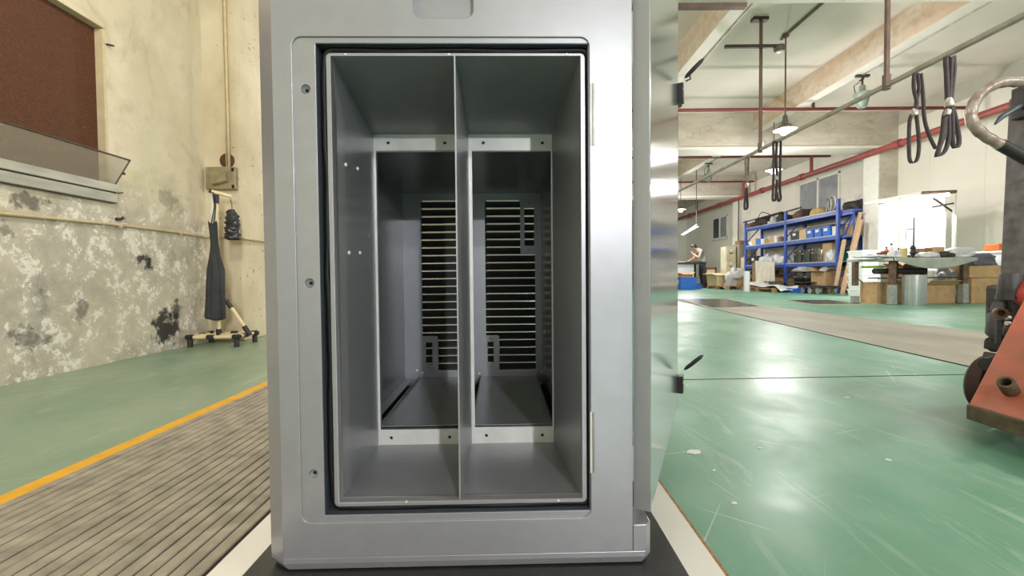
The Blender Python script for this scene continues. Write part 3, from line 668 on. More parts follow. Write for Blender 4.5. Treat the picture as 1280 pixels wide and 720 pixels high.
for i, (x, y) in enumerate(((1.4,-4.4), (-1.25,1.3), (4.4,-.6), (4.36,2.6), (-1.2,3.0+3.2), (1.2,13.0), (1.2,20.5), (2.65,-9.0))):  # unseen lamps of the hall; the one over the mat is added for the wall
    pendant(x, y, 2.80, 4.3, ('pendant lamp behind the photographer to the right', 'unseen lamp added above the ribbed mat to light the wall', 'pendant lamp over the lane beside the photographer', 'pendant lamp above the orange hand truck', 'pendant lamp behind the cabinet on the left', 'pendant lamp hidden behind the cabinet halfway down the hall', 'pendant lamp hidden behind the cabinet near the far end', 'pendant lamp far behind the photographer')[i], E*(2.0 if i == 0 else 7.5 if i == 7 else 0.55 if i == 1 else 1.0), (.95,.98,1) if i in (0,7) else (1,.93,.83) if i == 1 else (1,.95,.925))
def batten(a, b, label, rods, energy):
    a, b = Vector(a), Vector(b); L = thing('tube_light', label, 'lamp', (a+b)/2, 0); e = (b-a).normalized(); s_ = e.cross(Vector((0,0,1))).normalized()
    up = Vector((0,0,1)); h = .05
    MB().hexa([a-s_*h, a+s_*h, b+s_*h, b-s_*h, a-s_*.03+up*.05, a+s_*.03+up*.05, b+s_*.03+up*.05, b-s_*.03+up*.05]).build('housing', 'shade_white', L)
    for k in (-.028, .028): MB().tube([a+s_*k-up*.016+e*.03, b+s_*k-up*.016-e*.03], .014, 8).build('tube', 'tube_glow', L, smooth=True)
    for p_ in (a, b): MB().obox(p_+up*.0, (.07,.07,.05), math.atan2(e.y, e.x)).build('end_cap', 'dark_rod', L)
    for p_, top in rods: MB().tube([p_, (p_[0], p_[1], top)], .012, 6).build('drop_rod', 'dark_rod', L)
    ld = bpy.data.lights.new('tube_light_source', 'AREA'); ld.shape = 'RECTANGLE'; ld.size = (b-a).length*.9; ld.size_y = .08; ld.energy = energy; ld.color = (.95,.98,1)
    lo_ = bpy.data.objects.new('tube_light_source', ld); C.objects.link(lo_); lo_.parent = L; lo_.location = (0,0,-.04); lo_.rotation_euler = (0,0,math.atan2(e.y, e.x))
    return L
batten((6.42,15.5,2.2), (7.0,18.4,2.16), 'white tube light hung over the far workbench', [((6.46,15.7,2.24), 4.3)], 60)

# ------------------------------------------------------------------ pipes and hangers under the ceiling
mp = thing('sprinkler_main', 'thick red fire pipe along the right hand wall', 'pipe', (8.56, 12, 3.36))
MB().tube([(8.56,2,3.36), (8.56,26.5,3.36)], .07, 14).build('pipe', 'red_pipe', mp, smooth=True)
for y in (4.3, 7.5, 9.9, 13.2, 15.3, 18.4, 21.5): MB().cyl((8.56,y,3.36), (8.56,y+.16,3.36), .095, n=14).build('coupling', 'red_pipe', mp, smooth=True)
for i, (y, z, x0, lab) in enumerate(((8.85,3.73,1.5,'dark red cross pipe in front of the nearer ceiling girder'), (12.85,3.85,1.5,'dark red cross pipe just behind the nearer ceiling girder'), (16.6,3.92,1.5,'dark red cross pipe in front of the farther ceiling girder'), (20.8,3.98,1.5,'farthest dark red cross pipe above the red main'))):
    p_ = thing('sprinkler_branch', lab, 'pipe', (5, y, z), 0, 'sprinkler branch pipes'); xe = 9.1 if i == 0 else (9.4 if i == 1 else 8.95)
    MB().tube([(x0,y,z), (min(xe,9.08),y,z)], .032, 10).build('pipe', 'dark_red_pipe', p_, smooth=True)
    MB().tube([(8.56,y,3.4), (8.56,y,z)], .045, 10).build('drop', 'red_pipe', p_, smooth=True)
    MB().tube([(5.92,y,z), (5.92,y,3.9 if z < 3.84 else 4.31)], .022, 8).build('hanger', 'dark_rod', p_)
    MB().tube([(5.92,y,z), (5.92,y,z+.34)], .03, 8).build('hanger_sleeve', 'dark_rod', p_)
rl = thing('hanging_rail', 'long grey rail hung from rods with straps over it', 'rail', (3.72, 6.5, 2.37))
MB().tube([(3.72,1.5,2.37), (3.72,10.15,2.37)], .026, 12).build('rail_tube', 'grey_pipe', rl, smooth=True)
for y, m_ in ((4.48,'brown_rod'), (6.73,'brown_rod'), (10.1,'dark_rod')):
    MB().tube([(3.72,y,2.35), (3.72,y,4.3)], .024, 8).build('drop_rod', m_, rl, smooth=True)
    MB().cyl((3.72,y,2.33), (3.72,y,2.47), .036, n=10).build('rod_clamp', m_, rl)
    MB().obox((3.70,y,4.28), (.22,.1,.05)).build('ceiling_plate', 'dark_rod', rl)
MB().tube([(3.72,10.1,2.37), (3.72,10.1,1.85)], .02, 8).build('end_drop', 'dark_rod', rl)
cb = thing('cross_bar', 'short bar across the hanging rod with a sensor at its end', 'bar', (3.55, 6.68, 3.86))
MB().box(3.16, 3.98, 6.66, 6.70, 3.84, 3.885).build('bar', 'dark_rod', cb)
MB().lathe([(.03,0),(.075,-.02),(.085,-.07),(.06,-.1),(0,-.11)], (3.97,6.68,3.885), 14).build('sensor', 'lamp_metal', cb, smooth=True)
c_ = thing('ceiling_conduit', 'ceiling conduit leading to the brightest pendant lamp', 'conduit', (4.36, 5.5, 4.27)); MB().tube([(4.36,7.3,4.28), (4.36,3.0,4.28)], .02, 8).build('pipe', 'brown_rod', c_)
MB().lathe([(.05,0),(.05,-.04),(.02,-.06)], (4.36,7.18,4.3), 12).build('junction_box', 'brown_rod', c_)
def joist_conduit(x, y0, y1, lab, m_='grey_pipe'):
    o = thing('joist_conduit', lab, 'conduit', (x, (y0+y1)/2, 3.84), 0, 'conduits along the joists'); MB().tube([(x,y0,3.845), (x,y1,3.845)], .016, 8).build('pipe', m_, o)
    MB().tube([(x,y1,3.845), (x+.02,y1+.02,3.78), (x-.06,y1,3.74)], .014, 6).build('end_hook', 'dark_rod', o); return o
joist_conduit(2.99, 2, 7.55, 'pale conduit on the joist nearest the cabinet'); joist_conduit(5.92, 2, 7.6, 'thin conduit on the joist to the dead lamp'); joist_conduit(5.92, 11.2, 13.5, 'thin conduit on the joist behind the girder')
def dead_lamp(x, y, lab):
    L = thing('unlit_lamp', lab, 'lamp', (x, y, 3.3), 0, 'unlit lamp holders')
    MB().tube([(x,y,3.55), (x,y,3.85)], .016, 8).build('stem', 'dark_rod', L); MB().obox((x,y,3.83), (.22,.05,.04)).build('bracket', 'dark_rod', L)
    MB().lathe([(.02,.38),(.045,.36),(.045,.27),(.06,.25),(.13,.24),(.125,.22),(.075,.03),(.06,.0),(0,0)], (x,y,3.3), 16).build('cone', 'lamp_green', L, smooth=True)
    MB().tube([(x-.05,y,3.5), (x-.12,y,3.55), (x-.14,y,3.66), (x-.05,y,3.72)], .008, 6).build('wire', 'dark_rod', L)
dead_lamp(5.92, 7.62, 'unlit green lamp holder under the nearer joist'); dead_lamp(5.92, 13.5, 'unlit green lamp holder under the farther joist')
# straps over the rail
def ribbon(name, pts, w_, mat, parent, ax=(0,1,0)):
    pts = [Vector(p) for p in pts]; ax = Vector(ax); vs = []; n = len(pts)
    for p_ in pts: vs += [p_-ax*w_/2, p_+ax*w_/2]
    return MB().add(vs, [(2*i, 2*i+1, 2*i+3, 2*i+2) for i in range(n-1)]).build(name, mat, parent, smooth='all', solid=.006)
def curve(pts, k=6):
    out = []; P_ = [Vector(p) for p in pts]
    for i in range(len(P_)-1):
        p0, p1, p2, p3 = P_[max(i-1,0)], P_[i], P_[i+1], P_[min(i+2,len(P_)-1)]
        for j in range(k):
            s = j/k; out.append(.5*((2*p1)+(-p0+p2)*s+(2*p0-5*p1+4*p2-p3)*s*s+(-p0+3*p1-3*p2+p3)*s**3))
    return out + [P_[-1]]
def strap_set(Y, lab, loops, knots, wd=.045):
    c = at(*loops[0][0][0], Y); o = thing('lifting_strap', lab, 'strap', (3.72, Y, 1.9), 0, 'straps on the rail')
    for pts, m_ in loops: ribbon('webbing', curve([at(a, b, Y + dy) for a, b, dy in [(q[0], q[1], q[2] if len(q) > 2 else 0) for q in pts]]), wd, m_, o, (.42,-.9,0))
    for (a, b, s_) in knots:
        q = at(a, b, Y-.02); blob('knot', q-Vector((0,0,s_/2)), (s_*.8, s_*.8, s_), 'knot_tape', int(a), .5, o, 3)
    return o
strap_set(4.1, 'looped black strap left of the pair on the rail', [([(1148,94),(1143,92),(1142,110),(1146,130),(1141,139)],'strap'), ([(1147,92),(1149,110),(1146,125),(1145,140)],'strap'), ([(1151,92),(1154,120),(1156,150),(1163,172),(1170,186)],'strap'),
   ([(1142,140),(1137,150),(1136,180),(1137,200),(1142,204),(1147,198),(1149,180),(1147,155),(1145,140)],'strap')], [(1143,141,.05)], .03)
strap_set(3.78, 'thick knotted bundle of black straps right on the rail', [([(1187,72),(1182,72),(1183,95),(1184,125)],'strap'), ([(1189,71),(1188,90),(1187,108),(1186,127)],'strap'), ([(1192,70),(1193,85),(1191,105),(1189,125)],'strap'),
   ([(1186,130),(1181,150),(1180,168),(1174,184),(1171,196),(1180,191),(1185,178),(1186,160),(1185,140)],'strap'), ([(1188,130),(1190,150),(1191,180),(1196,185),(1199,176),(1195,150),(1190,132)],'strap'), ([(1185,132),(1180,145),(1178,165),(1172,192)],'strap')], [(1186,128,.07),(1184,140,.05)], .034)
strap_set(7.02, 'single pale strap loop nearest the cabinet door on rail', [([(934,197),(932,197),(932.5,215),(934,232)],'strap_worn'), ([(934,197),(936,198),(935.5,215),(933.5,232)],'strap_worn'), ([(933,234),(931,250),(930.5,260),(932.5,262.5),(934.5,258),(934,246),(933.5,234)],'strap')], [(933.5,232,.06)], .04)
strap_set(6.28, 'group of dark straps hanging below the brightest lamp', [([(969,178),(966.5,178),(967,205),(966,240),(966,250),(969,251),(971,240)],'strap'), ([(971,177),(970,200),(971,225),(969.5,245)],'strap'), ([(973,177),(976,176),(975.5,205),(975,235),(976,248),(973,252),(971,240)],'strap')], [(970.5,222,.06)], .035)

# ------------------------------------------------------------------ windows of the right wall
def win(n, y0, y1, z0, z1, dark_first):
    h_ = holder('window_%d' % n, (XR, (y0+y1)/2, z0)); ym = (y0+y1)/2
    for a, b, m_ in ((y0, ym-.02, 'glass_grey'), (ym+.02, y1, 'glass_dark' if dark_first else 'glass_grey')):
        MB().box(XR-.012, XR-.004, a+.03, b-.03, z0+.05, z1-.05).build('pane', m_, h_)
    for a, b, c, d in ((y0,y1,z0,z0+.06),(y0,y1,z1-.06,z1),(y0,y0+.05,z0,z1),(y1-.05,y1,z0,z1),(ym-.035,ym+.035,z0,z1)):
        MB().box(XR-.04, XR-.002, a, b, c, d).build('window_frame', 'window_white', h_, bevel=.006)
    MB().box(XR-.09, XR-.002, y0-.05, y1+.05, z0-.04, z0).build('window_sill', 'window_white', h_)
win(2, 12.45, 14.2, 2.2, 3.34, False); win(3, 18.9, 20.3, 2.06, 3.02, True)
dp = thing('down_pipe', 'thin dark cable pipe on the wall left of the shelving', 'pipe', (9.05, 17.8, 1.3)); MB().tube([(8.9,17.0,3.4), (8.62,17.05,3.38), (8.6,17.05,1.35)], .02, 6).build('pipe', 'dark_rod', dp)

# ------------------------------------------------------------------ shelving
SX0, SX1 = 8.4, 8.98; UY = (11.56, 13.76, 16.1); LV = (2.13, 1.50, .82)
sh = thing('storage_rack', 'blue steel storage rack with three loaded shelves along wall', 'shelf rack', (8.7, 13.8, 0))
for y in UY:
    for x in (SX0, SX1): 
        u = MB().box(x-.03, x+.03, y-.045, y+.045, 0, 2.42).build('upright', 'rack_blue', sh, bevel=.006)
        MB().box(x-.06, x+.06, y-.07, y+.07, 0, .012).build('foot_plate', 'rack_blue', u)
    for z0, z1 in ((.35,.95),(.95,1.6),(1.6,2.25)): MB().tube([(SX0,y,z0), (SX1,y,z1)], .018, 6).build('brace', 'rack_blue', sh)
for a, b in ((UY[0],UY[1]), (UY[1],UY[2])):
    for z in LV:
        for x in (SX0, SX1): MB().box(x-.022, x+.022, a+.04, b-.04, z-.11, z-.01).build('beam', 'rack_blue', sh, bevel=.006)
        MB().box(SX0-.02, SX1+.02, a+.03, b-.03, z-.012, z+.012).build('shelf_panel', 'shelf_board', sh)
def carton(name, lab, c, w_, d_, h_, rz=0, flaps=True, mat='card', cat='box', group=None, open_=True):
    o = thing(name, lab, cat, c, rz, group); t_ = .008
    m_ = MB().box(-w_/2,w_/2,-d_/2,d_/2,0,t_).box(-w_/2,w_/2,-d_/2,-d_/2+t_,t_,h_).box(-w_/2,w_/2,d_/2-t_,d_/2,t_,h_).box(-w_/2,-w_/2+t_,-d_/2+t_,d_/2-t_,t_,h_).box(w_/2-t_,w_/2,-d_/2+t_,d_/2-t_,t_,h_)
    if not open_: m_.box(-w_/2,w_/2,-d_/2,d_/2,h_-t_,h_)
    m_.build('carton_body', mat, o, True)
    if flaps and open_:
        for sx_, sy_ in ((-1,0),(1,0),(0,-1),(0,1)):
            L = .33*min(w_, d_); a = R(random.uniform(-10,55)); e = Vector((sx_*math.cos(a), sy_*math.cos(a), math.sin(a)))*L
            p0 = Vector((-w_/2 if sx_ < 0 else w_/2, -d_/2, h_)) if sx_ else Vector((-w_/2, -d_/2 if sy_ < 0 else d_/2, h_)); p1 = p0 + (Vector((0,d_,0)) if sx_ else Vector((w_,0,0)))
            MB().add([p0, p1, p1+e, p0+e], [(0,1,2,3)]).build('flap', mat, o, True, solid=.006)
    elif not open_: MB().box(-.03,.03,-d_/2,d_/2,h_,h_+.002).build('tape', 'card_pale', o, True)
    return o
def crate(lab, c, w_, d_, h_, mat, rz=0, group=None, lid=False):
    o = thing('plastic_crate', lab, 'crate', c, rz, group); t_ = .015; k = .92
    m_ = MB(); 
    bot = [(-w_/2*k,-d_/2*k),(w_/2*k,-d_/2*k),(w_/2*k,d_/2*k),(-w_/2*k,d_/2*k)]; tp = [(-w_/2,-d_/2),(w_/2,-d_/2),(w_/2,d_/2),(-w_/2,d_/2)]
    m_.add([(x,y,0) for x,y in bot]+[(x,y,h_) for x,y in tp], [(0,1,2,3),(0,1,5,4),(1,2,6,5),(2,3,7,6),(3,0,4,7)]).build('crate_body', mat, o, True, solid=t_)
    MB().box(-w_/2-.015,w_/2+.015,-d_/2-.015,-d_/2+.01,h_-.03,h_).box(-w_/2-.015,w_/2+.015,d_/2-.01,d_/2+.015,h_-.03,h_).box(-w_/2-.015,-w_/2+.01,-d_/2+.01,d_/2-.01,h_-.03,h_).box(w_/2-.01,w_/2+.015,-d_/2+.01,d_/2-.01,h_-.03,h_).build('rim', mat, o, True)
    MB().box(-w_/2-.012,-w_/2+.005,-.06,.06,h_*.5,h_*.78).build('grip_label', 'white_plastic', o, True)
    return o
def pot(lab, c, r, h_, group, mat='steel_pot'):
    o = thing('steel_pot', lab, 'pot', c, 0, group)
    MB().lathe([(r*.96,0),(r,.01),(r,h_),(r*1.03,h_+.004),(r*.97,h_+.004),(r*.95,.012),(0,.012)], (0,0,0), 24).build('pot_body', mat, o, True, smooth=True)
    MB().tube([(-r,-.05,h_*.75),(-r-.03,-.03,h_*.74),(-r-.03,.03,h_*.74),(-r,.05,h_*.75)], .007, 6).build('handle', 'bare_steel', o, True)
    MB().lathe([(r*1.0,0),(r*.99,.012),(.03,.03),(.02,.05),(0,.055)], (0,0,h_+.004), 24).build('lid', mat, o, True, smooth=True)
    return o
z1, z2, z3 = LV[0]+.013, LV[1]+.013, LV[2]+.013
# top shelf
tag(blob('tarpaulin', (8.66,15.3,z1), (.5,.95,.3), 'tarp_dark', 3, .4), 'dark crumpled tarpaulin on the top shelf left bay', 'tarp')
tag(blob('fabric_bundle', (8.66,14.2,z1), (.5,.5,.24), 'tarp_dark', 5, .35), 'black cloth bundle on the top shelf by the middle post', 'bundle')
tag(blob('fabric_bundle', (8.66,13.36,z1), (.45,.46,.26), 'cloth_brown', 8, .3), 'brown cloth bundle on the top shelf right bay', 'bundle')
tag(blob('cushion', (8.64,12.66,z1), (.4,.32,.2), 'cushion_yellow', 9, .18), 'yellowish cushion on the top shelf next to the wire coil', 'cushion')
co = thing('wire_coil', 'pale coil of cable on the top shelf beside right post', 'coil', (8.62,12.1,z1))
for k in range(6):
    rr = .27-.012*k; MB().tube([(8.62+.04*math.sin(k)+.09*math.cos(2*PI*j/28), 12.1+rr*math.cos(2*PI*j/28)+.02*k, z1+.24+.21*math.sin(2*PI*j/28)-.01*k) for j in range(28)], .011, 6, closed=True).build('turn', 'strap_worn' if k % 2 else 'white_plastic', co, smooth='all')
tag(blob('rag_heap', (8.68,11.3,2.1), (.5,.42,.22), 'tarp_dark', 12, .4), 'dark rag heap on the rack end board above the planks', 'rags')
o = thing('end_board', 'blue shelf extension at the right end of rack', 'shelf', (8.7,11.1,2.03)); MB().box(SX0+.02,SX1,10.66+.42,11.5,2.05,2.1).build('board', 'rack_blue', o); MB().box(SX0+.02,SX0+.06,11.08,11.5,1.98,2.06).build('beam', 'rack_blue', o)
MB().tube([(SX0+.04,11.5,1.25),(SX0+.04,11.1,1.98)], .022, 6).build('strut', 'rack_blue', o); MB().box(SX0+.02,SX1,11.08,11.5,1.42,1.46).build('board', 'rack_blue', o); MB().tube([(SX0+.05,11.09,1.44),(SX0+.05,11.09,2.08)], .02, 6).build('post', 'rack_blue', o)
carton('cardboard_box', 'cardboard box on the rack end board under the rags', (8.7,11.3,1.462), .35, .36, .3, 0, False, 'card', open_=False)
tag(MB().tube(curve([(8.35,15.3,2.3),(8.3,14.9,2.55),(8.4,14.4,2.36)]), .014, 6).build('bent_hose', 'tarp_dark', smooth='all'), 'thin bent black hose over the tarpaulin', 'hose')
for i, (y, m_, s_, lb) in enumerate(((15.95,'cloth_brown',.2,'small brown bundle at the far left of the top shelf'),(14.62,'film',.2,'pale crumpled film on the dark tarpaulin pile'),(12.97,'tarp_dark',.2,'black sack between brown bundle and yellow cushion'))):
    tag(blob('cloth_bundle', (8.6,y,z1), (.4,.24,s_), m_, 80+i, .45), lb, 'bundle', 'bundles on the top shelf')
for i, (y0, y1, x, z, lb) in enumerate(((13.9,16.3,8.36,.30,'longest dark bar lying over the tarpaulin on top shelf'),(13.2,15.0,8.5,.33,'shorter dark bar lying over the black bundles'))):
    tag(MB().tube([(x,y0,z1+z-.02),(x+.05,y1,z1+z-.06)], .022, 8).build('metal_bar', 'tarp_dark'), lb, 'bar', 'bars on the top shelf')
# second shelf
small = [('white_plastic','white small pot'),('card_pale','pale small carton'),('crate_blue','blue small tub'),('white_plastic','white small tub'),('card','brown small carton'),('card_pale','cream small carton'),('white_plastic','white round tin'),('card_dark','dark brown small carton')]
ys = [15.85,15.6,15.35,15.1,14.85,14.6,14.35,14.1]; ordn = ['first','second','third','fourth','fifth','sixth','seventh','eighth']
for i, (m_, nm) in enumerate(small):
    hh = .12+.07*((i*7) % 4)/2
    o = thing('storage_tub', nm + ', ' + ordn[i] + ' from the left on the middle shelf of left bay', 'tub', (8.5,ys[i],z2), .2*i, 'small tubs on the middle shelf')
    if i % 3 == 0: MB().lathe([(.085,0),(.1,.01),(.105,hh),(.112,hh),(.112,hh+.02),(0,hh+.02)], (0,0,0), 16).build('tub_body', m_, o, True, smooth=True)
    else: MB().box(-.1,.1,-.1,.1,0,hh).build('tub_body', m_, o, True, bevel=.008); MB().box(-.105,.105,-.105,.105,hh-.03,hh+.006).build('tub_lid', m_, o, True, bevel=.004)
crate('dark box shaped crate behind middle post on middle shelf', (8.66,13.4,z2), .45, .42, .26, 'bench_dark')
carton('cardboard_box', 'small open cardboard box beside the blue crates', (8.6,13.0,z2), .36, .3, .28, 0, True, 'card_pale')
for i, y in enumerate((12.66,12.33,12.0)): crate(('left','middle','right')[i] + ' of three blue crates on the middle shelf', (8.62,y,z2), .46, .29, .26, 'crate_blue', 0, 'blue crates on the middle shelf')
carton('white_box', 'white closed box on middle shelf against the right post', (8.64,11.76,z2), .4, .14, .24, 0, False, 'white_plastic', open_=False)
tag(MB().box(8.45,8.95,11.85,13.3,z2+.285,z2+.30).build('flat_sheet', 'card_dark'), 'flat brown sheet lying across the blue crates', 'sheet')
# third shelf
crate('long charcoal crate on the lower shelf of the left bay', (8.64,15.65,z3), .45, .6, .3, 'bench_dark')
for i, (y, s_) in enumerate(((15.1,.3),(14.7,.26),(14.3,.3),(14.05,.22))): tag(blob('plastic_bag', (8.55,y,z3), (.34,s_+.1,s_), 'film', 20+i, .35), ('first','second','third','fourth')[i] + ' clear bag from the left on lower shelf of left bay', 'bag', 'clear bags on the lower shelf')
for i, y in enumerate((13.36,12.98,12.5)): pot(('left','middle','right')[i] + ' of three shiny steel pots on the lower shelf', (8.6,y,z3), .17 if i < 2 else .22, .34, 'steel pots on the lower shelf')
carton('cardboard_box', 'tall brown carton behind the steel pots on lower shelf', (8.72,12.12,z3), .4, .34, .5, 0, False, 'card', open_=False)
tag(blob('plastic_bag', (8.46,11.88,z3), (.2,.3,.3), 'film', 31, .3), 'white plastic bag in front of the tall brown carton', 'bag')
crate('green crate on the lower shelf behind the right post', (8.74,11.77,z3), .36, .26, .3, 'crate_green')
# under the rack
tag(MB().box(8.3,9.0,11.7,13.6,.13,.15).box(8.32,8.4,11.7,13.6,0,.13).box(8.9,8.98,11.7,13.6,0,.13).build('low_platform', 'pallet_wood'), 'low wooden platform under the right bay of rack', 'platform')
tag(MB().box(8.3,9.0,13.95,15.9,.1,.12).box(8.32,8.4,13.95,15.9,0,.1).box(8.9,8.98,13.95,15.9,0,.1).build('low_platform', 'pallet_wood'), 'low wooden platform under the left bay of rack', 'platform')
for i, y in enumerate((13.3,12.85)): pot(('left','right')[i] + ' steel pot wrapped in film under the rack', (8.62,y,.15), .2, .36, 'steel pots under the rack')
tag(blob('film_wrap', (8.62,13.07,.57), (.55,.95,.2), 'clear_film', 40, .3), 'clear film heaped over the steel pots under rack', 'film')
carton('cardboard_box', 'large carton with flaps up under the right bay', (8.55,12.15,.15), .5, .56, .42, 0, True, 'card')
tag(blob('plastic_bag', (8.55,12.1,.30), (.4,.45,.42), 'clear_film', 41, .3), 'clear bag stuffed in the large carton under rack', 'bag')
carton('cardboard_box', 'dark brown carton under left bay near the white cloth', (8.6,15.2,.12), .5, .55, .38, .1, True, 'card_dark')
carton('cardboard_box', 'brown carton under left bay in the middle', (8.6,14.52,.12), .5, .42, .3, -.1, False, 'card_dark')
carton('cardboard_box', 'pale carton under left bay against the middle post', (8.6,14.05,.12), .45, .35, .26, 0, False, 'card', open_=False)
# pallets in front of the rack
def pallet(c, w_, d_, lab, rz=0):
    o = thing('wooden_pallet', lab, 'pallet', c, rz, 'wooden pallets')
    for i in range(5): MB().box(-w_/2,w_/2,-d_/2+i*(d_-.1)/4,-d_/2+i*(d_-.1)/4+.1,.1,.12).build('deck_plank', 'pallet_wood', o, True)
    for x in (-w_/2, -.05, w_/2-.1): MB().box(x,x+.1,-d_/2,d_/2,.085,.1).build('stringer', 'pallet_wood', o, True)
    for x in (-w_/2, -.05, w_/2-.1):
        for y in (-d_/2, -.05, d_/2-.1): MB().box(x,x+.1,y,y+.1,0,.085).build('block', 'pallet_wood', o, True)
    return o
pallet((7.62,15.6,0), 1.0, 1.5, 'wooden pallet holding cartons and bags near the far bench'); pallet((7.72,13.3,0), .9, 1.7, 'wooden pallet under the white sheet before the rack')
carton('cardboard_box', 'wide open carton on the pallet near the far bench', (7.45,16.0,.12), .6, .75, .36, 0, True, 'card_pale'); carton('cardboard_box', 'small carton on the pallet beneath the clear bags', (7.75,15.25,.12), .35, .4, .26, .2, True, 'card')
for i, (x, y, z, s_) in enumerate(((7.5,15.3,.12,.42),(7.62,15.1,.38,.36))): tag(blob('plastic_bag', (x,y,z), (.45,.4,s_), 'clear_film', 50+i, .3), ('lower','upper')[i] + ' clear plastic bag heaped on the pallet cartons', 'bag', 'bags on the pallet')
o = thing('paper_roll', 'white paper roll standing upright in front of the rack', 'roll', (7.0,13.35,0)); MB().lathe([(.03,0),(.085,0),(.085,.6),(.03,.6),(.03,0)], (0,0,0), 20).build('roll_body', 'white_plastic', o, True, smooth=True)
MB().lathe([(.022,0),(.03,0),(.03,.605),(.022,.605),(.022,0)], (0,0,0), 16).build('roll_core', 'card', o, True)
def drape2(u, v):
    f_ = .05*math.sin(u*15+v*1.5)*(.25+v); return (7.62+.42*u+f_*.6+.03*v, 14.05-.32*u+f_, .93-.75*v-.05*u+.03*math.cos(u*9)*v)
tag(MB().grid(20, 16, drape2).build('draped_cloth', 'cloth_white', smooth='all', solid=.004), 'cream cloth draped down beside the left end of rack', 'cloth')
c_ = thing('cloth_prop', 'upright carton the cream cloth hangs over', 'box', (7.98,14.25,.12)); MB().box(-.2,.1,-.1,.25,0,.78).build('carton_body', 'card_dark', c_, True)
def sheet(u, v): return (7.3+.8*v, 14.1-1.95*u, .135+.05*math.sin(u*6+v*3)**2+(.11*(1-min(1,u*4)))-(.10*max(0,(u-.87)/.13))*(1-v)+.02*math.sin(v*11))
tag(MB().grid(24, 12, sheet).build('plastic_sheet', 'white_plastic', smooth='all', solid=.004), 'white plastic sheet sagging over the front pallet', 'sheet')
tag(MB().box(7.85,8.3,12.2,14.0,.26,.28).build('dark_board', 'tarp_dark'), 'thin dark board lying behind the white plastic sheet', 'board')
crate('low blue tray on floor at the right pallet end', (7.75,12.1,0), .4, .5, .12, 'crate_blue')
cs_ = thing('castor_cart', 'small cart with grey wheels beneath the right post', 'cart', (7.85,11.5,0)); MB().box(7.6,8.1,11.1,11.9,.16,.2).build('deck', 'tarp_dark', cs_)
for x in (7.66,8.04):
    for y in (11.2,11.5,11.8): MB().lathe([(.03,-.02),(.08,-.02),(.08,.02),(.03,.02)], (x,y,.08), 16, (1,0,0)).build('castor', 'leg_galv', cs_, smooth=True)
# leaning planks and stacked white boxes
for i, (a, b) in enumerate((((8.12,11.0,0),(8.56,11.0,2.0)), ((8.02,10.84,0),(8.46,10.84,1.8)), ((8.1,11.22,0),(8.33,11.22,1.35)))):
    a, b = Vector(a), Vector(b); e = (b-a).normalized(); s_ = Vector((0,1,0)); n_ = e.cross(s_).normalized(); hw = .05
    tag(MB().hexa([a-s_*hw-n_*.02+n_*.02, a+s_*hw, a+s_*hw+n_*.035, a-s_*hw+n_*.035, b-s_*hw, b+s_*hw, b+s_*hw+n_*.035, b-s_*hw+n_*.035]).build('leaning_plank', 'plank_wood'), ('longest','lower','shortest')[i] + ' of the brown planks leaning beside the rack', 'plank', 'leaning planks')
for i in range(6):
    o = thing('storage_box', ('bottom','second lowest','third lowest','third highest','second highest','topmost')[i] + ' of the stacked white plastic boxes by rack', 'box', (7.72,9.85,i*.168), .02*math.sin(i*2), 'stacked white boxes')
    MB().hexa([(-.16,-.2,0),(.16,-.2,0),(.16,.2,0),(-.16,.2,0),(-.18,-.22,.14),(.18,-.22,.14),(.18,.22,.14),(-.18,.22,.14)]).build('box_body', 'white_plastic', o, True); MB().box(-.19,.19,-.23,.23,.136,.166).build('box_rim', 'white_plastic', o, True, bevel=.004)
# ------------------------------------------------------------------ lit workbench
wb = thing('workbench', 'sheet covered workbench with rusty legs beneath the light frame', 'workbench', (6.8, 7.6, 0))
TB = [(5.86,7.85),(6.05,7.12),(7.62,7.38),(7.5,8.15)]; ZT2 = .75
m_ = MB().prism(TB, 'z', ZT2-.04, ZT2).build('bench_top', 'bench_sheet', wb)
lg = [(5.93,7.74),(6.13,7.22),(7.5,7.44),(7.4,8.05),(6.85,8.02)]
for i, (x, y) in enumerate(lg):
    l_ = MB().box(x-.035,x+.035,y-.035,y+.035,.3,ZT2-.04).build('leg', 'leg_rust', wb); MB().box(x-.045,x+.045,y-.045,y+.045,0,.32 if i else .12).build('leg_sleeve', 'leg_galv', l_)
    MB().box(x-.06,x+.06,y-.06,y+.06,0,.008).build('foot_pad', 'dark_rod', l_)
MB().tube([(5.93,7.74,.45),(6.5,7.9,.12)], .014, 6).build('brace', 'leg_galv', wb); MB().tube([(6.95,7.95,.45),(7.3,8.0,.06)], .016, 6).build('brace', 'leg_rust', wb)
MB().prism([(6.0,7.55),(6.1,7.25),(7.45,7.5),(7.4,7.75)], 'z', .42, .44).build('lower_shelf', 'bench_dark', wb)
def bcl(u, v):
    x = 6.05+(7.64-6.05)*u; y = 7.11+(7.375-7.11)*u
    sag = .05+.13*math.sin(min(1,max(0,(u-.04)/.92))*PI)**.8
    if v < .35: k = v/.35; return (x-.05*(1-k), y+.5*(1-k), ZT2+.008+.006*math.sin(u*20)*(1-k))
    k = (v-.35)/.65; return (x, y-.02-.012*math.sin(u*13), ZT2+.008-sag*k)
tag(MB().grid(40, 14, bcl).build('dust_sheet', 'bench_sheet', smooth='all', solid=.003), 'grey green sheet hanging over the front of the workbench', 'sheet')
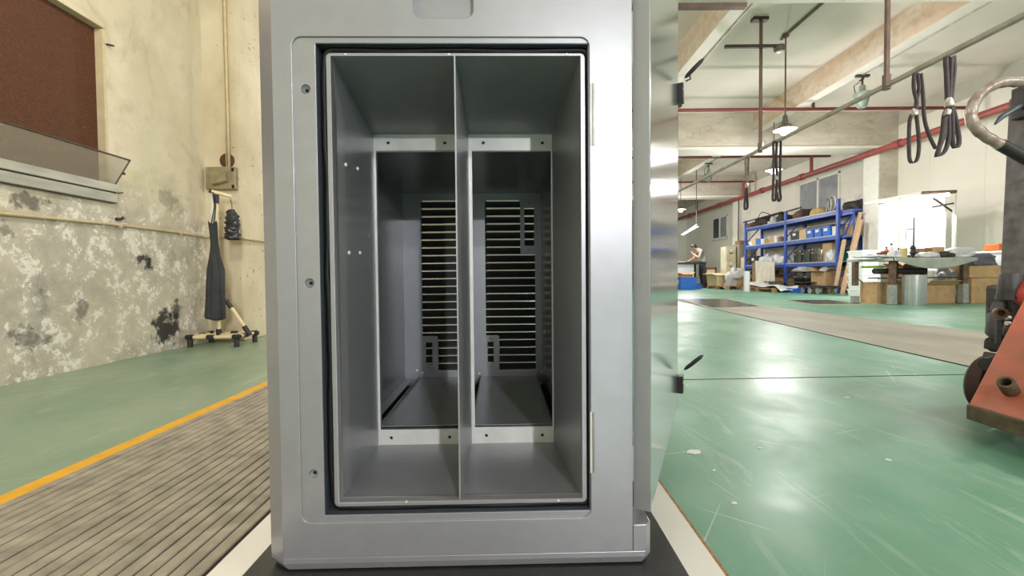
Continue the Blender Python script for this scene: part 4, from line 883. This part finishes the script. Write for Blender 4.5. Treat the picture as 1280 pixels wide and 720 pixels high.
# bench light frame
fr_ = thing('light_frame', 'bright lamp frame on posts over the workbench', 'lamp', (6.9, 8.3, .75))
pa, pb = at(1083, 254, 9.1), at(1196, 240, 8.2); BY = 8.2
post1, post2 = at(1124.5, 300, 8.6), at(1192.5, 300, 8.25)
for p_, z0 in ((post1,.75),(post2,.75)): MB().box(p_.x-.02,p_.x+.02,p_.y-.02,p_.y+.02,z0,at(1192,243,8.25).z).build('post', 'window_white', fr_)
f0, f1 = at(1082, 254.5, 9.2), at(1152, 241.5, 8.2); f2 = at(1195, 239.5, 8.1)
MB().tube([f0, f1], .03, 6).build('front_rail', 'shade_white', fr_); MB().tube([f1, f2], .032, 6).build('end_rail', 'leg_rust', fr_)
g = [f0, f1, f2, f0+Vector((.45,-.05,.02))]
MB().hexa([q+Vector((0,0,-.012)) for q in g] + [q+Vector((0,0,.012)) for q in g]).build('hood', 'shade_white', fr_)
MB().tube([at(1160,243,8.2), at(1190,264,8.3)], .018, 6).build('strut', 'dark_rod', fr_); MB().tube([at(1165,259,8.3), at(1192,254,8.25)], .014, 6).build('strut', 'dark_rod', fr_)
t0, t1 = f0+Vector((.22,-.05,-.06)), f1+Vector((.22,.12,-.06))
for k in (0, .1, .2): MB().tube([t0+Vector((k,0,0)), t1+Vector((k,0,0))], .014, 8).build('tube', 'tube_glow', fr_)
MB().tube([at(1157,246,8.15), at(1186,243,8.1)], .03, 8).build('tube', 'tube_glow', fr_)
ld = bpy.data.lights.new('bench_tubes', 'AREA'); ld.shape = 'RECTANGLE'; ld.size = 1.5; ld.size_y = .35; ld.energy = 70; ld.color = (1,.99,.97)
lo_ = bpy.data.objects.new('bench_tubes', ld); C.objects.link(lo_); lo_.parent = fr_; mid = (t0+t1)/2+Vector((.12,0,-.03)); lo_.location = mid-Vector((6.9,8.3,.75)); lo_.rotation_euler = (R(0), R(25), math.atan2((t1-t0).y, (t1-t0).x))
tag(MB().box(8.0,8.03,8.35,9.75,.55,1.95).box(8.0,8.02,8.3,8.35,0,1.95).box(8.0,8.02,9.75,9.8,0,1.95).build('lit_wall_panel', 'white_plastic'), 'added white panel standing for the lit wall behind workbench', 'panel')  # added panel that catches the bench lamp in place of the bright wall
# items on the bench
zt = ZT2+.02
def P2(px, Y): q = at(px, 322, Y); return q.x
st_ = thing('height_stand', 'dark measuring stand with a tall rod on the workbench', 'stand', (P2(1141,7.75), 7.75, zt)); x = P2(1141,7.75)
MB().box(x-.06,x+.06,7.7,7.8,zt,zt+.05).build('base', 'bench_dark', st_, bevel=.008); MB().tube([(x+.01,7.75,zt+.05),(x+.012,7.75,zt+.7)], .012, 8).build('rod', 'dark_rod', st_)
MB().tube([(x+.01,7.75,zt+.5),(x-.12,7.75,zt+.49)], .009, 6).build('arm', 'dark_rod', st_); MB().tube([(x-.12,7.75,zt+.5),(x-.12,7.75,zt+.32)], .007, 6).build('probe', 'dark_rod', st_); MB().lathe([(.03,0),(.05,.04),(.03,.09),(.045,.12),(.02,.17)], (x,7.75,zt+.05), 12).build('clamp', 'bench_dark', st_, smooth=True)
carton('cardboard_box', 'small brown carton on the bench right of the stand', (P2(1157,7.8),7.8,zt), .3, .22, .16, .1, False, 'card_dark', open_=False)
carton('cardboard_box', 'grey brown carton on the bench at the sheet edge', (P2(1168,7.75),7.75,zt), .16, .2, .18, -.2, False, 'card', open_=False)
tag(blob('crumpled_paper', (P2(1160,7.45),7.45,zt), (.36,.2,.08), 'film', 60, .35), 'crumpled grey paper lying near the bench edge', 'paper')
tag(blob('dark_cloth', (P2(1180,7.6),7.6,zt), (.3,.22,.1), 'tarp_dark', 61, .3), 'dark rag on the right half of the bench', 'rag')
tag(blob('plastic_film', (P2(1195,7.75),7.75,zt), (.55,.3,.16), 'clear_film', 62, .35), 'clear film heaped at the right bench end', 'film')
tag(blob('green_film', (P2(1092,7.45),7.45,zt), (.5,.4,.05), 'film', 63, .3), 'thin pale film spread on the left bench end', 'film')
o = thing('tin_can', 'brass coloured tin standing on the bench by the stand', 'tin', (P2(1129,7.6),7.6,zt)); MB().lathe([(.05,0),(.055,.005),(.055,.15),(.05,.155),(.0,.155)], (0,0,0), 16).build('tin_body', 'cushion_yellow', o, True, smooth=True); MB().lathe([(.056,.15),(.056,.165),(0,.167)], (0,0,0), 16).build('tin_lid', 'bare_steel', o, True, smooth=True)
for i, (px, w_, m_, lb) in enumerate(((1104,.22,'wood_red','red brown wooden block left on the bench'), (1112,.3,'card_dark','flat dark carton lid left on bench'), (1119,.16,'crate_blue','small blue case behind the tin on bench'), (1098,.2,'lever_grey','grey metal bracket at the left bench corner'))):
    x = P2(px, 7.55); hh = (.09,.03,.07,.05)[i]; o = thing('bench_part', lb, 'part', (x, 7.5+.07*i, zt), .3*i-.3, 'loose parts on the bench'); MB().box(-w_/2,w_/2,-.06,.06,0,hh).build('part_body', m_, o, True, bevel=.006); MB().box(-w_/2*.5,w_/2*.5,-.04,.04,hh,hh+.02).build('part_cap', m_, o, True, bevel=.004)
tag(blob('glove', (P2(1118,7.2),7.2,zt), (.2,.14,.09), 'film', 64, .35), 'pale work glove at the front corner of the bench', 'glove')
for i, (px, Y, r_, h_, m_, lb) in enumerate(((1108,7.8,.03,.2,'orange_pack','orange bottle at the back left of the bench'),(1114,7.85,.035,.26,'white_plastic','tall white bottle behind the dark carton lid'),(1123,7.9,.03,.18,'lever_grey','grey canister beside the brass tin'),(1148,7.85,.035,.14,'truck_red','small red canister right of the measuring stand'))):
    x = P2(px, Y); o = thing('bottle', lb, 'bottle', (x, Y, zt), 0, 'bottles on the bench'); MB().lathe([(r_*.95,0),(r_,.005),(r_,h_*.7),(r_*.45,h_*.84),(r_*.4,h_*.9)], (0,0,0), 14).build('bottle_body', m_, o, True, smooth=True); MB().lathe([(r_*.5,h_*.88),(r_*.5,h_),(0,h_)], (0,0,0), 12).build('bottle_cap', 'bench_dark', o, True)
# under the bench
tag(MB().tube([(5.95,7.35,.545),(6.95,7.55,.545)], .05, 12).build('black_pipe', 'tarp_dark', smooth=True), 'black pipe slung under the left half of the workbench', 'pipe')
carton('cardboard_box', 'long closed carton under the left side of the workbench', (6.34,7.66,0), .52, .33, .36, .08, False, 'card', open_=False)
o = thing('steel_bin', 'silver ribbed bin standing before the workbench legs', 'bin', (6.38,7.1,0))
MB().lathe([(.135,0),(.14,.01),(.145,.46),(.152,.465),(.152,.48),(.138,.48),(.13,.02),(0,.02)], (0,0,0), 20).build('bin_body', 'bin_steel', o, True, smooth=True)
for k in range(10): a = 2*PI*k/10; MB().box(-.006,.006,-.004,.004,.02,.46).build('bin_rib', 'bin_steel', o, True).location = (.143*math.cos(a), .143*math.sin(a), 0)
carton('cardboard_box', 'open carton with splayed flaps in front under the bench', (7.2,7.76,0), .54, .44, .30, .04, True, 'card')
carton('cardboard_box', 'tilted brown carton behind the open carton', (7.3,8.32,.295), .5, .3, .34, .2, True, 'card_dark'); carton('cardboard_box', 'carton supporting the tilted brown carton', (7.3,8.32,0), .6, .35, .29, 0, False, 'card_dark', open_=False)
carton('cardboard_box', 'large closed carton right of the workbench', (7.97,7.75,0), .6, .5, .42, .05, False, 'card', open_=False); carton('cardboard_box', 'carton with a dark cloth on its lid', (7.98,7.75,.425), .58, .5, .2, -.06, False, 'card', open_=False)
tag(blob('dark_bag', (7.96,7.75,.63), (.56,.42,.2), 'lever_grey', 70, .3), 'slate grey bag thrown on the stacked cartons', 'bag')
tag(blob('foam_sheet', (7.59,7.85,.0), (.1,.4,.6), 'film', 71, .3), 'pale foam sheet squeezed between bench and cartons', 'foam')
tag(MB().box(6.0,6.26,7.5,7.7,.60,.64).build('lime_pack', 'lime', bevel=.006), 'lime green pack hanging under the left bench end', 'pack')
# drawer unit with orange pack
dr = thing('drawer_unit', 'white plastic drawer unit partly behind the orange truck', 'drawers', (8.6, 7.85, 0))
MB().box(8.36,8.9,7.65,8.1,0,.84).build('unit_body', 'white_plastic', dr, bevel=.01); MB().box(8.33,8.93,7.62,8.13,.84,.88).build('unit_top', 'white_plastic', dr, bevel=.01)
for z in (.04,.24,.44,.64): 
    d_ = MB().box(8.40,8.86,7.635,7.65,z,z+.18).build('drawer', 'white_plastic', dr, bevel=.005); MB().box(8.52,8.74,7.615,7.635,z+.13,z+.15).build('drawer_grip', 'leg_galv', d_)
tag(MB().box(8.36,8.72,7.7,7.95,.885,1.0).build('orange_pack', 'orange_pack', bevel=.02), 'orange packet lying on the white drawer unit', 'packet')

# ------------------------------------------------------------------ far bench, worker, cabinets
fb = thing('far_bench', 'dark topped bench where the worker stands', 'bench', (6.4, 17.2, 0))
MB().box(5.5,7.25,16.7,17.6,.92,.98).build('bench_top', 'bench_dark', fb, bevel=.01)
for x in (5.55, 7.17):
    for y in (16.73, 17.55): MB().box(x-.03,x+.03,y-.03,y+.03,0,.92).build('leg', 'bench_dark', fb)
MB().box(5.55,7.17,17.5,17.55,.12,.17).build('stretcher', 'bench_dark', fb); MB().box(5.55,7.17,16.72,16.77,.12,.17).build('stretcher', 'bench_dark', fb)
tag(MB().box(6.55,7.2,16.85,17.4,.985,1.01).build('cutting_pad', 'bench_dark'), 'black work pad on the bench under the hands', 'pad'); tag(MB().box(5.9,6.5,16.8,17.5,.985,1.0).build('white_sheet', 'white_plastic'), 'white sheet lying on the far bench', 'sheet')
crate('large blue crate on the floor by the far bench', (5.98,15.4,0), .55, .5, .42, 'crate_blue'); crate('low blue crate tucked right of the large one', (6.5,15.9,0), .3, .4, .16, 'crate_blue')
carton('cardboard_box', 'brown carton standing inside the large blue crate', (5.96,15.4,.05), .36, .34, .48, .1, True, 'card')
tag(MB().box(6.55,7.9,19.3,19.8,0,.86).box(6.5,7.95,19.25,19.85,.86,.9).build('white_cupboard', 'white_plastic', bevel=.008), 'low white cupboard behind the far bench', 'cupboard')
tag(MB().box(7.2,7.6,19.0,19.24,.0,.6).build('white_sack', 'film', bevel=.05), 'white sack leaning on the low cupboard', 'sack')
# worker
BX, BY = 7.33, 17.5
def body():
    J = {}; V = []; E = []; RR = []
    def v(n, p, r): J[n] = len(V); V.append(Vector(p)+Vector((BX,BY,0))); RR.append(r); return J[n]
    def e(a, b): E.append((J[a], J[b]))
    v('pel',(.12,0,.95),(.135,.15)); v('bel',(.13,0,1.12),(.13,.16)); v('che',(.07,0,1.32),(.13,.18)); v('ush',(.00,0,1.44),(.10,.14)); v('nek',(-.10,0,1.50),(.05,.05)); v('hea',(-.17,0,1.535),(.075,.07)); v('hed',(-.24,0,1.58),(.098,.085)); v('hec',(-.275,0,1.565),(.07,.07))
    for a, b in (('pel','bel'),('bel','che'),('che','ush'),('ush','nek'),('nek','hea'),('hea','hed'),('hed','hec')): e(a, b)
    for s, S in ((-1,'l'),(1,'r')):
        v('hip'+S,(.11,s*.10,.88),(.10,.10)); v('kne'+S,(.05+.03*s,s*.11,.50),(.065,.065)); v('ank'+S,(.10+.06*s,s*.12,.09),(.045,.045)); v('foo'+S,(-.03+.06*s,s*.13,.045),(.045,.05)); v('toe'+S,(-.12+.06*s,s*.135,.035),(.03,.045)); v('hel'+S,(.13+.06*s,s*.12,.045),(.04,.04))
        e('pel','hip'+S); e('hip'+S,'kne'+S); e('kne'+S,'ank'+S); e('ank'+S,'foo'+S); e('foo'+S,'toe'+S); e('ank'+S,'hel'+S)
        v('sho'+S,(-.01,s*.20,1.41),(.065,.065)); v('elb'+S,(-.13,s*.23,1.16),(.046,.046)); 
        w = (-.30,s*.12,1.30) if s < 0 else (-.36,s*.12,1.06); v('wri'+S,w,(.03,.03)); h = (-.33,s*.08,1.38) if s < 0 else (-.44,s*.10,1.03); v('han'+S,h,(.022,.036))
        e('ush','sho'+S); e('sho'+S,'elb'+S); e('elb'+S,'wri'+S); e('wri'+S,'han'+S)
        for k in range(5):
            d = Vector((-.05,(k-2)*.016,.012)) if s < 0 else Vector((-.06,(k-2)*.017,-.012)); L = (.7,.9,1,.95,.75)[k]
            if k == 0: d = Vector((-.015, -.05*s, .03 if s < 0 else .0))
            n1 = 'f%d%s' % (k,S); v(n1, Vector(h)+Vector((-.01,(k-2)*.016,0))+d*.5*L, (.010,.010)); v(n1+'t', Vector(h)+Vector((-.01,(k-2)*.016,0))+d*L+Vector((-.004,0,-.012)), (.008,.008)); e('han'+S, n1); e(n1, n1+'t')
    me = bpy.data.meshes.new('body'); me.from_pydata([q-Vector((BX,BY,0)) for q in V], E, []); o = bpy.data.objects.new('body', me); C.objects.link(o)
    md = o.modifiers.new('skin', 'SKIN'); md.use_smooth_shade = True
    for i, q in enumerate(me.skin_vertices[0].data): q.radius = RR[i]; q.use_root = (i == 0)
    sb = o.modifiers.new('sub', 'SUBSURF'); sb.levels = 2; sb.render_levels = 2
    dg = bpy.context.evaluated_depsgraph_get(); m2 = bpy.data.meshes.new_from_object(o.evaluated_get(dg)); bpy.data.objects.remove(o)
    m2.materials.clear()
    for n in ('skin','shirt','trousers','shoe'): m2.materials.append(M[n])
    for pl in m2.polygons:
        c = pl.center; pl.use_smooth = True; k = 1
        if c.z < .085: k = 3
        elif c.z < .98: k = 2
        elif c.x < -.075 and c.z > 1.40 + .0: k = 0
        elif c.x < -.155: k = 0
        elif c.x < -.10 and abs(c.y) > .15: k = 0
        pl.material_index = k
    return m2
pr = thing('person', 'worker in grey shirt and dark trousers bending over the bench', 'person', (BX, BY, 0))
bm2 = body(); o = bpy.data.objects.new('body', bm2); C.objects.link(o); o.parent = pr
def hairf(u, v):
    a = 2*PI*u; b = PI*.5*v; c = Vector((-.235,0,1.60)); d = Vector((math.cos(a)*math.sin(b*1.25), math.sin(a)*math.sin(b*1.25), math.cos(b*1.25)))
    d = Matrix.Rotation(R(14),3,'Y') @ d; return c + Vector((d.x*.118, d.y*.103, d.z*.105))
MB().grid(18, 10, hairf).build('hair', 'hair', pr, True, smooth='all', solid=.012)
for s in (-1,1):
    MB().lathe([(.0,-.008),(.018,-.006),(.022,.0),(.014,.006),(0,.006)], (-.225, s*.088, 1.565), 12, (0,s,0)).build('ear', 'skin', pr, True, smooth=True)
    MB().lathe([(0,-.006),(.008,0),(0,.006)], (-.315, s*.032, 1.59), 8, (1,0,0)).build('eye', 'hair', pr, True)
MB().hexa([(-.325,-.012,1.555),(-.352,-.014,1.548),(-.352,.014,1.548),(-.325,.012,1.555),(-.315,-.006,1.59),(-.33,-.005,1.588),(-.33,.005,1.588),(-.315,.006,1.59)]).build('nose', 'skin', pr, True)
MB().box(-.335,-.325,-.02,.02,1.527,1.533).build('mouth', 'wood_red', pr, True)
# filing cabinets etc.
def filecab(lab, x0, x1, y0, y1, h_, n, mat, nm='filing_cabinet'):
    o = thing(nm, lab, 'cabinet', ((x0+x1)/2, (y0+y1)/2, 0)); MB().box(x0,x1,y0,y1,0,h_).build('cabinet_body', mat, o, bevel=.008)
    for i in range(n):
        a = .05+i*(h_-.07)/n; d_ = MB().box(x0+.03,x1-.03,y0-.015,y0,a,a+(h_-.07)/n-.025).build('drawer', mat, o, bevel=.004)
        MB().box((x0+x1)/2-.06,(x0+x1)/2+.06,y0-.035,y0-.015,a+(h_-.07)/n*.5,a+(h_-.07)/n*.5+.03).build('handle', 'dark_rod', d_)
        MB().box((x0+x1)/2-.05,(x0+x1)/2+.05,y0-.018,y0-.0145,a+(h_-.07)/n*.7,a+(h_-.07)/n*.7+.05).build('label_holder', 'paper', d_)
    return o
filecab('cream filing cabinet with drawers against the far wall', 7.98, 8.36, 16.72, 17.15, 1.55, 3, 'file_cream'); filecab('taller olive grey locker beside the cream filing cabinet', 8.4, 8.84, 16.6, 17.05, 1.62, 1, 'file_olive', 'locker'); filecab('shorter cream cabinet next to the blue rack', 8.0, 8.33, 16.25-.9, 15.75, .01, 0, 'file_cream') if False else None
o = filecab('short cream cabinet close to the left rack post', 8.42, 8.78, 16.2, 16.5, 1.12, 2, 'file_cream')
carton('cardboard_box', 'small brown carton on top of the olive locker', (8.62,16.85,1.62), .32, .3, .14, 0, False, 'card_dark', open_=False)
pf = thing('picture_board', 'dark framed picture board leaning by the filing cabinet', 'frame', (7.72, 17.4, 0))
for a, b, c, d in ((7.5,7.94,.1,.16),(7.5,7.94,.72,.78),(7.5,7.56,.1,.78),(7.88,7.94,.1,.78)): MB().box(a,b,17.38,17.44,c,d).build('frame_rail', 'wood_red', pf)
MB().box(7.55,7.89,17.4,17.43,.15,.73).build('frame_board', 'card_pale', pf); MB().box(7.52,7.92,17.36,17.46,0,.1).build('frame_stand', 'wood_red', pf)
# dark plates lying on the floor
for i, (pts, lb) in enumerate(((((2.99,6.74),(3.87,6.92),(4.42,9.2),(3.48,9.35)), 'dark shiny plate with pale rim on floor by the door'), (((4.94,7.38),(5.74,7.32),(6.0,8.5),(5.22,8.5)), 'dark plate on the floor left of the workbench'))):
    o = thing('floor_plate', lb, 'plate', (sum(p[0] for p in pts)/4, sum(p[1] for p in pts)/4, 0), 0, 'dark plates on the floor'); c = Vector((sum(p[0] for p in pts)/4, sum(p[1] for p in pts)/4)); 
    MB().prism(pts, 'z', 0, .012).build('plate_rim', 'plate_edge', o); inn = [((p[0]-c.x)*.93+c.x, (p[1]-c.y)*.95+c.y) for p in pts]
    MB().prism(inn, 'z', .012, .016).build('plate_face', 'plate_dark', o)
for i, (px, py, s_, lb) in enumerate(((868,565,.028,'largest white paper scrap on the green floor near the cabinet'),(893,588,.006,'tiny white chip on the green floor near the board'),(918,629,.009,'white chip on the green floor right of the board'),(1059,497,.015,'small white scrap on floor before the dark joint'),(950,560,.01,'white scrap in the middle of the green floor'))):
    g_ = ground(px, py); k = 7; tag(MB().prism([(g_.x+s_*math.cos(2*PI*j/k)*(.7+.3*((j*5) % 3)/2), g_.y+.6*s_*math.sin(2*PI*j/k)) for j in range(k)], 'z', .0005, .0015).build('paper_scrap', 'paper'), lb, 'scrap', 'scraps on the floor')

# ------------------------------------------------------------------ orange hand truck at the right edge
tr = thing('hand_truck', 'orange hand lift truck with dark mast and looped handle', 'hand truck', (1.95, 1.6, 0))
def TR(px, py, Y): return at(px, py, Y)
A0, A1 = Vector((1.412,1.385,.062)), Vector((1.395,1.05,.062))
up = Vector((0,0,.046)); back = Vector((.62,.26,.0))
MB().hexa([A0, A1, A1+back, A0+back, A0+up, A1+up, A1+back+up, A0+back+up]).build('base_block', 'truck_edge', tr, bevel=.004)
B0, B1 = TR(1280.5, 376, 1.60), Vector((1.98,1.30,.44)); B0.z = .425
q0, q1 = A0+up+Vector((.004,-.004,.001)), A1+up+Vector((.004,.004,.001)); th_ = Vector((.03,0,-.04))
pl_ = MB().hexa([q0, q1, B1, B0, q0+th_*.6, q1+th_*.6, B1+th_, B0+th_]).build('sloped_plate', 'truck_orange', tr, bevel=.003)
for (u, v, r_) in ((.17,.27,.021),):
    c = (q0*(1-v)+q1*v)*(1-u) + (B0*(1-v)+B1*v)*u; n_ = Vector((-.62,-.3,.55)).normalized()
    MB().lathe([(r_*.6,.0),(r_,0),(r_,.045),(r_*.92,.05),(r_*.62,.05),(r_*.58,.01),(0,.01)], c, 18, n_).build('axle_stub', 'truck_edge', tr, smooth=True)
c2 = (q0*.45+q1*.55)*.9+(B0*.45+B1*.55)*.1; e2 = (B0*.2+B1*.8)
MB().tube([c2, c2.lerp(e2,.5)+Vector((-.012,0,.014)), e2], .016, 8).build('weld_rib', 'hinge_metal', tr, smooth='all')
MB().hexa([q0+Vector((0,0,-.01)), B0+Vector((0,0,-.02)), B0+Vector((.05,.03,-.02)), q0+Vector((.06,.03,-.01)), A0+Vector((.01,0,0)), B0+Vector((.03,0,-.3)), B0+Vector((.08,.03,-.3)), A0+Vector((.08,.03,0))]).build('side_plate', 'truck_orange', tr)
# wheel and linkage behind the plate
wc = TR(1240, 466, 1.62); MB().lathe([(.03,-.03),(.095,-.03),(.105,-.02),(.105,.02),(.095,.03),(.03,.03)], (wc.x,wc.y,.108), 24, (.25,-.97,0)).build('wheel', 'wheel', tr, smooth=True); MB().lathe([(.0,-.04),(.03,-.04),(.035,.04),(0,.04)], (wc.x,wc.y,.108), 14, (.25,-.97,0)).build('wheel_hub', 'truck_dark', tr, smooth=True)
kn = TR(1234, 456, 1.55); MB().tube([kn, TR(1252,449,1.6)], [.024,.02], 12).build('pivot_pin', 'truck_dark', tr, smooth=True); MB().obox(TR(1247,452,1.6), (.07,.05,.05), 0, 0, .3).build('pivot_bracket', 'truck_dark', tr, bevel=.006)
wp = Vector((2.45,1.98,.105)); MB().lathe([(.03,-.03),(.09,-.03),(.10,-.02),(.10,.02),(.09,.03),(.03,.03)], wp, 24, (.25,-.97,0)).build('wheel', 'wheel', tr, smooth=True)
MY = 1.74
MB().lathe([(.075,0),(.09,.02),(.085,.10),(.06,.14),(.06,.2)], TR(1272,425,MY), 20).build('pump_housing', 'truck_dark', tr, smooth=True)
MB().obox(TR(1268,388,MY), (.11,.12,.2)).build('pump_block', 'truck_dark', tr, bevel=.015)
MB().tube([TR(1240,431,MY), TR(1262,427,MY)], [.03,.022], 12).build('release_pedal', 'truck_dark', tr, smooth=True); MB().obox(TR(1250,433,MY), (.09,.05,.03), .2, 0, .1).build('pedal_arm', 'truck_dark', tr, bevel=.005)
MB().tube([TR(1243,425,MY), TR(1243,433,MY)], .016, 8).build('pedal_roller', 'truck_dark', tr)
for py_ in (397, 404): MB().tube([TR(1258,py_,MY-.07), TR(1262,py_,MY-.07)], .008, 8).build('bolt', 'bare_steel', tr)
rg = TR(1248, 391.5, MY-.04); MB().lathe([(.012,0),(.02,0),(.02,.03),(.012,.03),(.012,0)], rg, 16, (-.5,-.8,.1)).build('eye_bush', 'leg_rust', tr, smooth=True); MB().obox(TR(1255,386,MY), (.06,.05,.05), 0,0,.4).build('bush_arm', 'truck_dark', tr, bevel=.008)
MB().tube([TR(1252.5,400,MY-.03), TR(1251,430,MY-.03)], .018, 8).build('link_bar', 'truck_dark', tr); MB().tube([TR(1266,395,MY-.06), TR(1262,415,MY-.07), TR(1268,430,MY-.05)], .02, 8).build('chain_link', 'truck_dark', tr, smooth='all')
MB().lathe([(.04,0),(.036,.02),(.03,.09),(.024,.10),(0,.10)], TR(1262,374,MY-.03), 16).build('pin_cone', 'truck_dark', tr, smooth=True)
MB().lathe([(.02,-.06),(.055,-.05),(.058,0),(.055,.05),(.02,.06)], TR(1292,369,MY-.07), 18, (-.3,-.9,0)).build('red_cap', 'truck_red', tr, smooth=True)
m0, m1 = TR(1276,372,MY), TR(1289,118,MY); hw = Vector((.038,0,0)); hd = Vector((0,.045,0))
MB().hexa([m0-hw-hd, m0+hw-hd, m0+hw+hd, m0-hw+hd, m1-hw-hd, m1+hw-hd, m1+hw+hd, m1-hw+hd]).build('mast', 'mast_grey', tr, bevel=.008)
loop = [(1287,104),(1272,102.5),(1255,103),(1240,107.5),(1226,117),(1217,130),(1213.5,143),(1218,157),(1229,168.5),(1243,177),(1254,183)]
wpt = [TR(a, b, MY-.05) for a, b in loop]; wpt = curve(wpt, 4)
MB().tube(wpt, [.0185+.0012*math.sin(i*1.7) for i in range(len(wpt))], 12).build('loop_handle', 'handle_tape', tr, smooth='all')
g0, g1 = TR(1250,180.5,MY-.05), TR(1274,194,MY-.05); MB().tube([g0, g1, g1+(g1-g0)*.5], [.021,.021,.02], 12).build('hand_grip', 'handle_grip', tr, smooth=True)
xm = TR(1289,110,MY).x                               # other half of the loop, mirrored about the mast
MB().tube([Vector((2*xm-p_.x, p_.y, p_.z)) for p_ in wpt], .0185, 12).build('loop_handle', 'handle_tape', tr, smooth='all')
MB().tube([TR(1244,155,MY-.05), TR(1252,146,MY-.04), TR(1268,136,MY-.03), TR(1284,128,MY-.02)], [.004,.010,.012,.012], 10).build('release_lever', 'lever_grey', tr, smooth='all')
MB().obox(TR(1284,128,MY-.02), (.06,.06,.12)).build('lever_bracket', 'truck_dark', tr, bevel=.006)
# the rest of the truck, beyond the frame
for k in (0, 1): MB().box(2.3,3.3,1.2+.45*k,1.36+.45*k,.09,.15).build('fork', 'truck_orange', tr, bevel=.01)
MB().box(2.2,2.35,1.15,1.7,.09,.45).build('frame_box', 'truck_orange', tr, bevel=.01)
